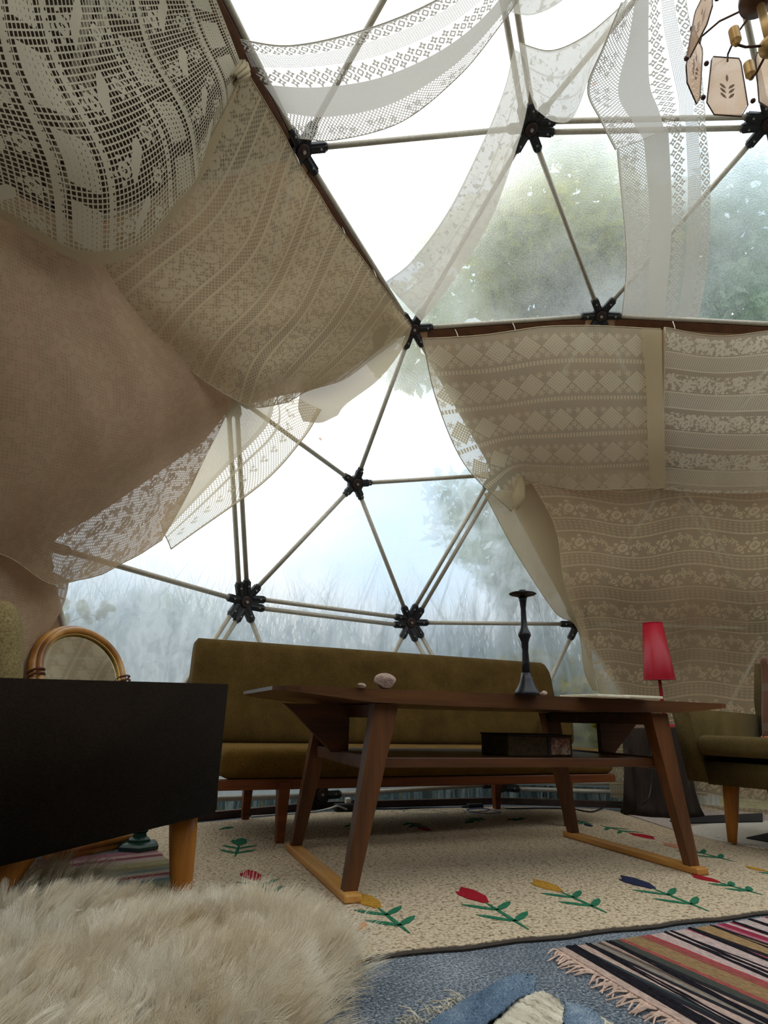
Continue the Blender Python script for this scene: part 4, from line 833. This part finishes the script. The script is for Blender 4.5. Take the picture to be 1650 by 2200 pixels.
psm.particle_system.seed = 3; st_.emit_from = 'FACE'; st_.child_type = 'INTERPOLATED'; st_.rendered_child_count = 11; st_.child_length = .9; st_.clump_factor = .75; st_.roughness_1 = .016; st_.roughness_1_size = .05; st_.roughness_2 = .02; st_.roughness_endpoint = .014; st_.kink = 'CURL'; st_.kink_amplitude = .004; st_.kink_frequency = 2.5
st_.normal_factor = .022; st_.object_align_factor = (.010,-.007,-.002); st_.factor_random = .016; st_.brownian_factor = .002; st_.root_radius = .55; st_.tip_radius = .12; st_.radius_scale = .0021; st_.use_advanced_hair = True; st_.use_hair_bspline = False
# torn denim
jc = onz(1110,2185,.0); jn = thing('torn_jeans', 'crumpled torn blue denim with pale frayed patch on the grey carpet', 'clothing', (jc[0], jc[1], 0), 0)
ax_ = Vector((CX[0],CX[1],0)).normalized(); ay_ = Vector((-ax_.y,ax_.x,0))
def patch(name, g, mat, nn=(26,26), wr=.003, seed=0):
    """cloth through points (right, back, up) seen from the camera's side of the heap"""
    G = np.array([[(ax_.x*a+ay_.x*b, ax_.y*a+ay_.y*b, c) for a,b,c in r] for r in g]); A = np.stack([cr(G[i], np.linspace(0,G.shape[1]-1,nn[0])) for i in range(len(G))]); P = np.stack([cr(A[:,j], np.linspace(0,len(G)-1,nn[1])) for j in range(nn[0])],1)
    r2 = np.random.default_rng(seed); P = P + r2.normal(size=P.shape)*wr*.4; P[:,:,2] = np.maximum(P[:,:,2], .003); nv,nu = P.shape[:2]
    o = obj(name, ([tuple(p) for p in P.reshape(-1,3)],[],[(i*nu+j,i*nu+j+1,(i+1)*nu+j+1,(i+1)*nu+j) for i in range(nv-1) for j in range(nu-1)]), mat, jn, True); md = o.modifiers.new('s','SOLIDIFY'); md.thickness = .004; md.offset = 1; return o
patch('denim_fold', [[(-.22,-.10,.004),(-.13,-.01,.006),(-.02,.045,.012),(.035,.055,.018)],[(-.20,-.11,.012),(-.10,-.02,.032),(-.01,.03,.052),(.04,.04,.054)],[(-.18,-.135,.014),(-.07,-.05,.042),(.0,.005,.056),(.045,.02,.052)],[(-.16,-.17,.012),(-.05,-.09,.036),(.0,-.03,.042),(.03,-.01,.038)]], denim_m, seed=1)
patch('frayed_patch', [[(-.10,-.16,.020),(-.05,-.085,.028),(-.005,-.025,.036),(.03,-.005,.040)],[(-.03,-.18,.030),(.0,-.11,.034),(.035,-.05,.042),(.055,-.01,.044)],[(.03,-.20,.026),(.05,-.13,.032),(.07,-.07,.036),(.078,-.03,.036)]], cotton_m, wr=.0025, seed=2)
patch('denim_strip', [[(.032,-.20,.028),(.055,-.13,.034),(.075,-.07,.038),(.084,-.03,.038)],[(.07,-.21,.030),(.095,-.14,.036),(.115,-.08,.036),(.125,-.04,.033)],[(.085,-.21,.024),(.115,-.14,.028),(.135,-.09,.028),(.14,-.05,.026)]], denim_m, seed=3)
patch('pale_flap', [[(.083,-.21,.022),(.112,-.14,.026),(.133,-.09,.027),(.14,-.05,.025)],[(.13,-.24,.02),(.16,-.17,.022),(.18,-.12,.02),(.185,-.09,.015)],[(.17,-.26,.005),(.21,-.19,.006),(.23,-.14,.006),(.235,-.11,.004)]], cotton_m, wr=.0025, seed=4)
bm = B()
for k in range(60):
    a = random.uniform(0,1); p = ax_*(-.21+.12*a)+ay_*(-.12+.12*a)+Vector((0,0,.012+.02*random.random())); q = p + ax_*random.uniform(-.035,.0)+ay_*random.uniform(-.01,.03)+Vector((0,0,random.uniform(-.008,.012))); tube(bm, [p,(p+q)/2+Vector((0,0,.006)),q], .0011, 4)
obj('loose_thread', bm, cotton_m, jn, kind='stuff')
lf = onz(780,1998,.0145); bm = B(); P0 = [(-.016,0,0),(-.006,.011,.004),(.010,.012,.009),(.018,.002,.012),(.008,-.010,.008),(-.007,-.009,.002)]
loft(bm, [P0, [(x,y,z+.0015) for x,y,z in P0]]); o = obj('dry_leaf', bm, plain('orange dry leaf','#b9752a',.7,0,60), None); o.location = tuple(lf); o.rotation_euler.z = .6; tag(o, 'small orange dry leaf on the cream rug near the sheepskin', 'leaf')

# ---------------------------------------------------------------- outside the film
def leafmat(name, a, b):
    m = Mat(name); n = m.noise(2.2, 3); f = m.noise(40, 1); c = m.ramp(n*.7+f*.3, [(.35,a),(.65,b)]); d = m.n('BsdfDiffuse'); tl = m.n('BsdfTranslucent'); m.link(c, d.inputs[0]); m.link(c, tl.inputs[0]); m.link(m.mixsh(.6, d.outputs[0], tl.outputs[0]), m.out.inputs[0]); return m.m
LG = leafmat('olive green leaves','#93a80c','#e2d633'); LB = leafmat('grey green leaves','#6c8f70','#b4ccac'); LDARK = leafmat('dark twig leaves','#2f3d08','#5a6a14'); LY = leafmat('yellow green leaves','#7d8030','#c9b64a'); LR = leafmat('haze tinted reeds','#6f8494','#b7c4c4')  # the reeds carry the film's haze in their blue grey colour
def leaves(blobs, n, size, seed):
    r2 = np.random.default_rng(seed); vs_, fs = [], []; w = np.array([b[1][0]*b[1][1]*b[1][2] for b in blobs])**.67; w = w/w.sum()
    for (c, rad), ww in zip(blobs, w):
        m = int(n*ww); d = r2.normal(size=(m,3)); d /= np.linalg.norm(d,axis=1,keepdims=True); p = np.array(c)+d*np.array(rad)*(r2.uniform(.35,1,(m,1))**.5)
        a = r2.normal(size=(m,3)); a /= np.linalg.norm(a,axis=1,keepdims=True); b = np.cross(a, r2.normal(size=(m,3))); b /= np.linalg.norm(b,axis=1,keepdims=True); s = size*r2.uniform(.6,1.3,(m,1))
        i0 = len(vs_); vs_ += [tuple(q) for q in np.stack([p-a*s, p+b*s*.5, p+a*s, p-b*s*.5],1).reshape(-1,3)]; fs += [(i0+4*k,i0+4*k+1,i0+4*k+2,i0+4*k+3) for k in range(m)]
    return vs_, [], fs
def tree(px, dist, zc, rad, n, size, mat, label, seed, cat='tree', name='tree', trunk=True, slim=1.0, extra=()):
    d = ray(px, 1300); d = d[:2]/np.linalg.norm(d[:2]); x, y = CAM[0]+d[0]*dist, CAM[1]+d[1]*dist; r2 = np.random.default_rng(seed); t = thing(name, label, cat, (x,y,-.12))
    bl = [((r2.uniform(-.6,.6)*rad[0], r2.uniform(-.6,.6)*rad[1], zc+.12+r2.uniform(-.65,.65)*rad[2]), (rad[0]*r2.uniform(.3,.55), rad[1]*r2.uniform(.3,.55), rad[2]*r2.uniform(.25,.45))) for _ in range(9)]
    for ex in extra:
        e = ray(ex[0], 1300)[:2]; e = e/np.linalg.norm(e); bl.insert(0, ((CAM[0]+e[0]*ex[1]-x, CAM[1]+e[1]*ex[1]-y, ex[2]+.12), ex[3]))
    obj('foliage', leaves(bl, n, size, seed), mat, t, kind='stuff')
    if trunk:
        bm = B(); tube(bm, [(0,0,0),(.05,.03,zc*.35),(-.04,.05,zc*.7),(.03,0,zc+rad[2]*.4)], [.16*slim,.12*slim,.09*slim,.03*slim], 8)
        for b in bl[:6]: tube(bm, [(0,.03,zc*.6),(b[0][0]*.5,b[0][1]*.5,(zc*.6+b[0][2])/2+.1),b[0]], [.06,.04,.012], 6)
        obj('trunk', bm, bark, t)
    return t
tree(1150, 6.4, 5.0, (2.0,2.0,1.75), 9000, .11, LG, 'olive green tree seen blurred through the upper film between the swags', 21, extra=((885,7.0,5.35,(.7,.7,.75)),))
tree(1640, 7.2, 4.8, (2.0,2.0,2.4), 9000, .10, LB, 'grey green tree beyond the film at the upper right edge', 23)
tree(1085, 7.6, 2.9, (1.1,1.1,1.2), 1500, .09, LB, 'thin grey green tree beside the cream curtain edge in the big window', 24)
tree(1225, 5.4, .75, (.8,.8,.65), 1400, .07, LY, 'yellow green bush low outside behind the candlestick', 25, 'bush', 'bush', False)
tree(1420, 8.5, 3.6, (1.8,1.8,2.4), 3500, .11, LB, 'broad grey green tree hidden mostly by the right curtains', 26)
tree(330, 9.0, 1.4, (1.6,1.6,.8), 2200, .10, LB, 'low grey bush outside behind the rattan mirror', 27, 'bush', 'bush', False)
# tall reeds along the foot of the window, nobody could count them
r2 = np.random.default_rng(31); vs_, fs = [], []
for k in range(5200):
    a = r2.uniform(-.60,.95); d = r2.uniform(4.6,8.0); bx, by = CAM[0]+math.sin(a+.10)*d, CAM[1]+math.cos(a+.10)*d
    if math.hypot(bx,by) < 3.25: continue
    h = r2.uniform(.9,2.0)*(.75+.1*d/3); w = r2.uniform(.007,.016); lx, ly = r2.normal(0,.22,2); t = r2.uniform(0,3.1); c, s = math.cos(t)*w, math.sin(t)*w; i0 = len(vs_)
    vs_ += [(bx-c,by-s,-.12),(bx+c,by+s,-.12),(bx+lx*.4+c,by+ly*.4+s,h*.6),(bx+lx*.4-c,by+ly*.4-s,h*.6),(bx+lx*1.5,by+ly*1.5,h)]; fs += [(i0,i0+1,i0+2,i0+3),(i0+3,i0+2,i0+4)]
tag(obj('reed_bed', (vs_,[],fs), LR, kind='stuff'), 'reeds in a painted hazy blue, standing outside along the big window', 'reeds')
def loose_leaf(px, py, size, ang, mat, label):
    p = Vector(ondome(px, py, 1.0)); n = (p-cen).normalized(); p = p + n*.045 - n*.0; x, y, _ = frame_of(n); q = Matrix((x,y,n)).transposed() @ Matrix.Rotation(ang,3,'Z'); bm = B()
    P0 = [Vector((math.cos(t)*size*.5*(1 if abs(t) < 9 else 1), math.sin(t)*size*.26, .002*math.cos(2*t))) for t in np.linspace(0,2*math.pi,12,endpoint=False)]
    loft(bm, [[p+q@v for v in P0],[p+q@(v+Vector((0,0,.0012))) for v in P0]]); tag(obj('fallen_leaf', bm, mat), label, 'leaf')
LEAFY = leafmat('yellow autumn leaf','#e0a02a','#f2bc48')
loose_leaf(694,945,.034,.4,LEAFY,'small yellow leaf stuck on the film left of the five-way joint'); loose_leaf(893,244,.034,1.2,LEAFY,'small yellow leaf stuck on the film under the long swag'); loose_leaf(1281,186,.036,.2,LEAFY,'small yellow leaf on the film behind the slanting runner'); loose_leaf(1499,146,.03,1.0,LEAFY,'small yellow leaf on the film behind a chandelier pane')
tw = thing('leafy_twig', 'green leafy twig pressed against the film above the rattan mirror', 'twig', tuple(ondome(165,1330,1.03)))
for px, py, L_, a in ((178,1312,.12,.9),(220,1310,.09,1.3),(232,1306,.08,.2),(208,1322,.06,1.6),(138,1300,.07,1.4),(142,1330,.06,1.2),(186,1330,.07,.6)):
    p = Vector(ondome(px,py,1.025))-Vector(tw.location); n = (Vector(ondome(px,py,1.0))-cen).normalized(); x, y, _ = frame_of(n); q = Matrix((x,y,n)).transposed() @ Matrix.Rotation(a,3,'Z'); bm = B()
    bm.faces.new([bm.verts.new(p+q@Vector((math.cos(t)*L_*.5, math.sin(t)*L_*.24*(1-.3*math.cos(t)), .006*math.sin(t)))) for t in np.linspace(0,2*math.pi,14,endpoint=False)]); obj('leaf', bm, LDARK, tw)
bm = B(); tube(bm, [Vector(ondome(a,b,1.03))-Vector(tw.location) for a,b in ((110,1420),(140,1340),(175,1325),(215,1318))], .003, 5); obj('stem', bm, bark, tw)
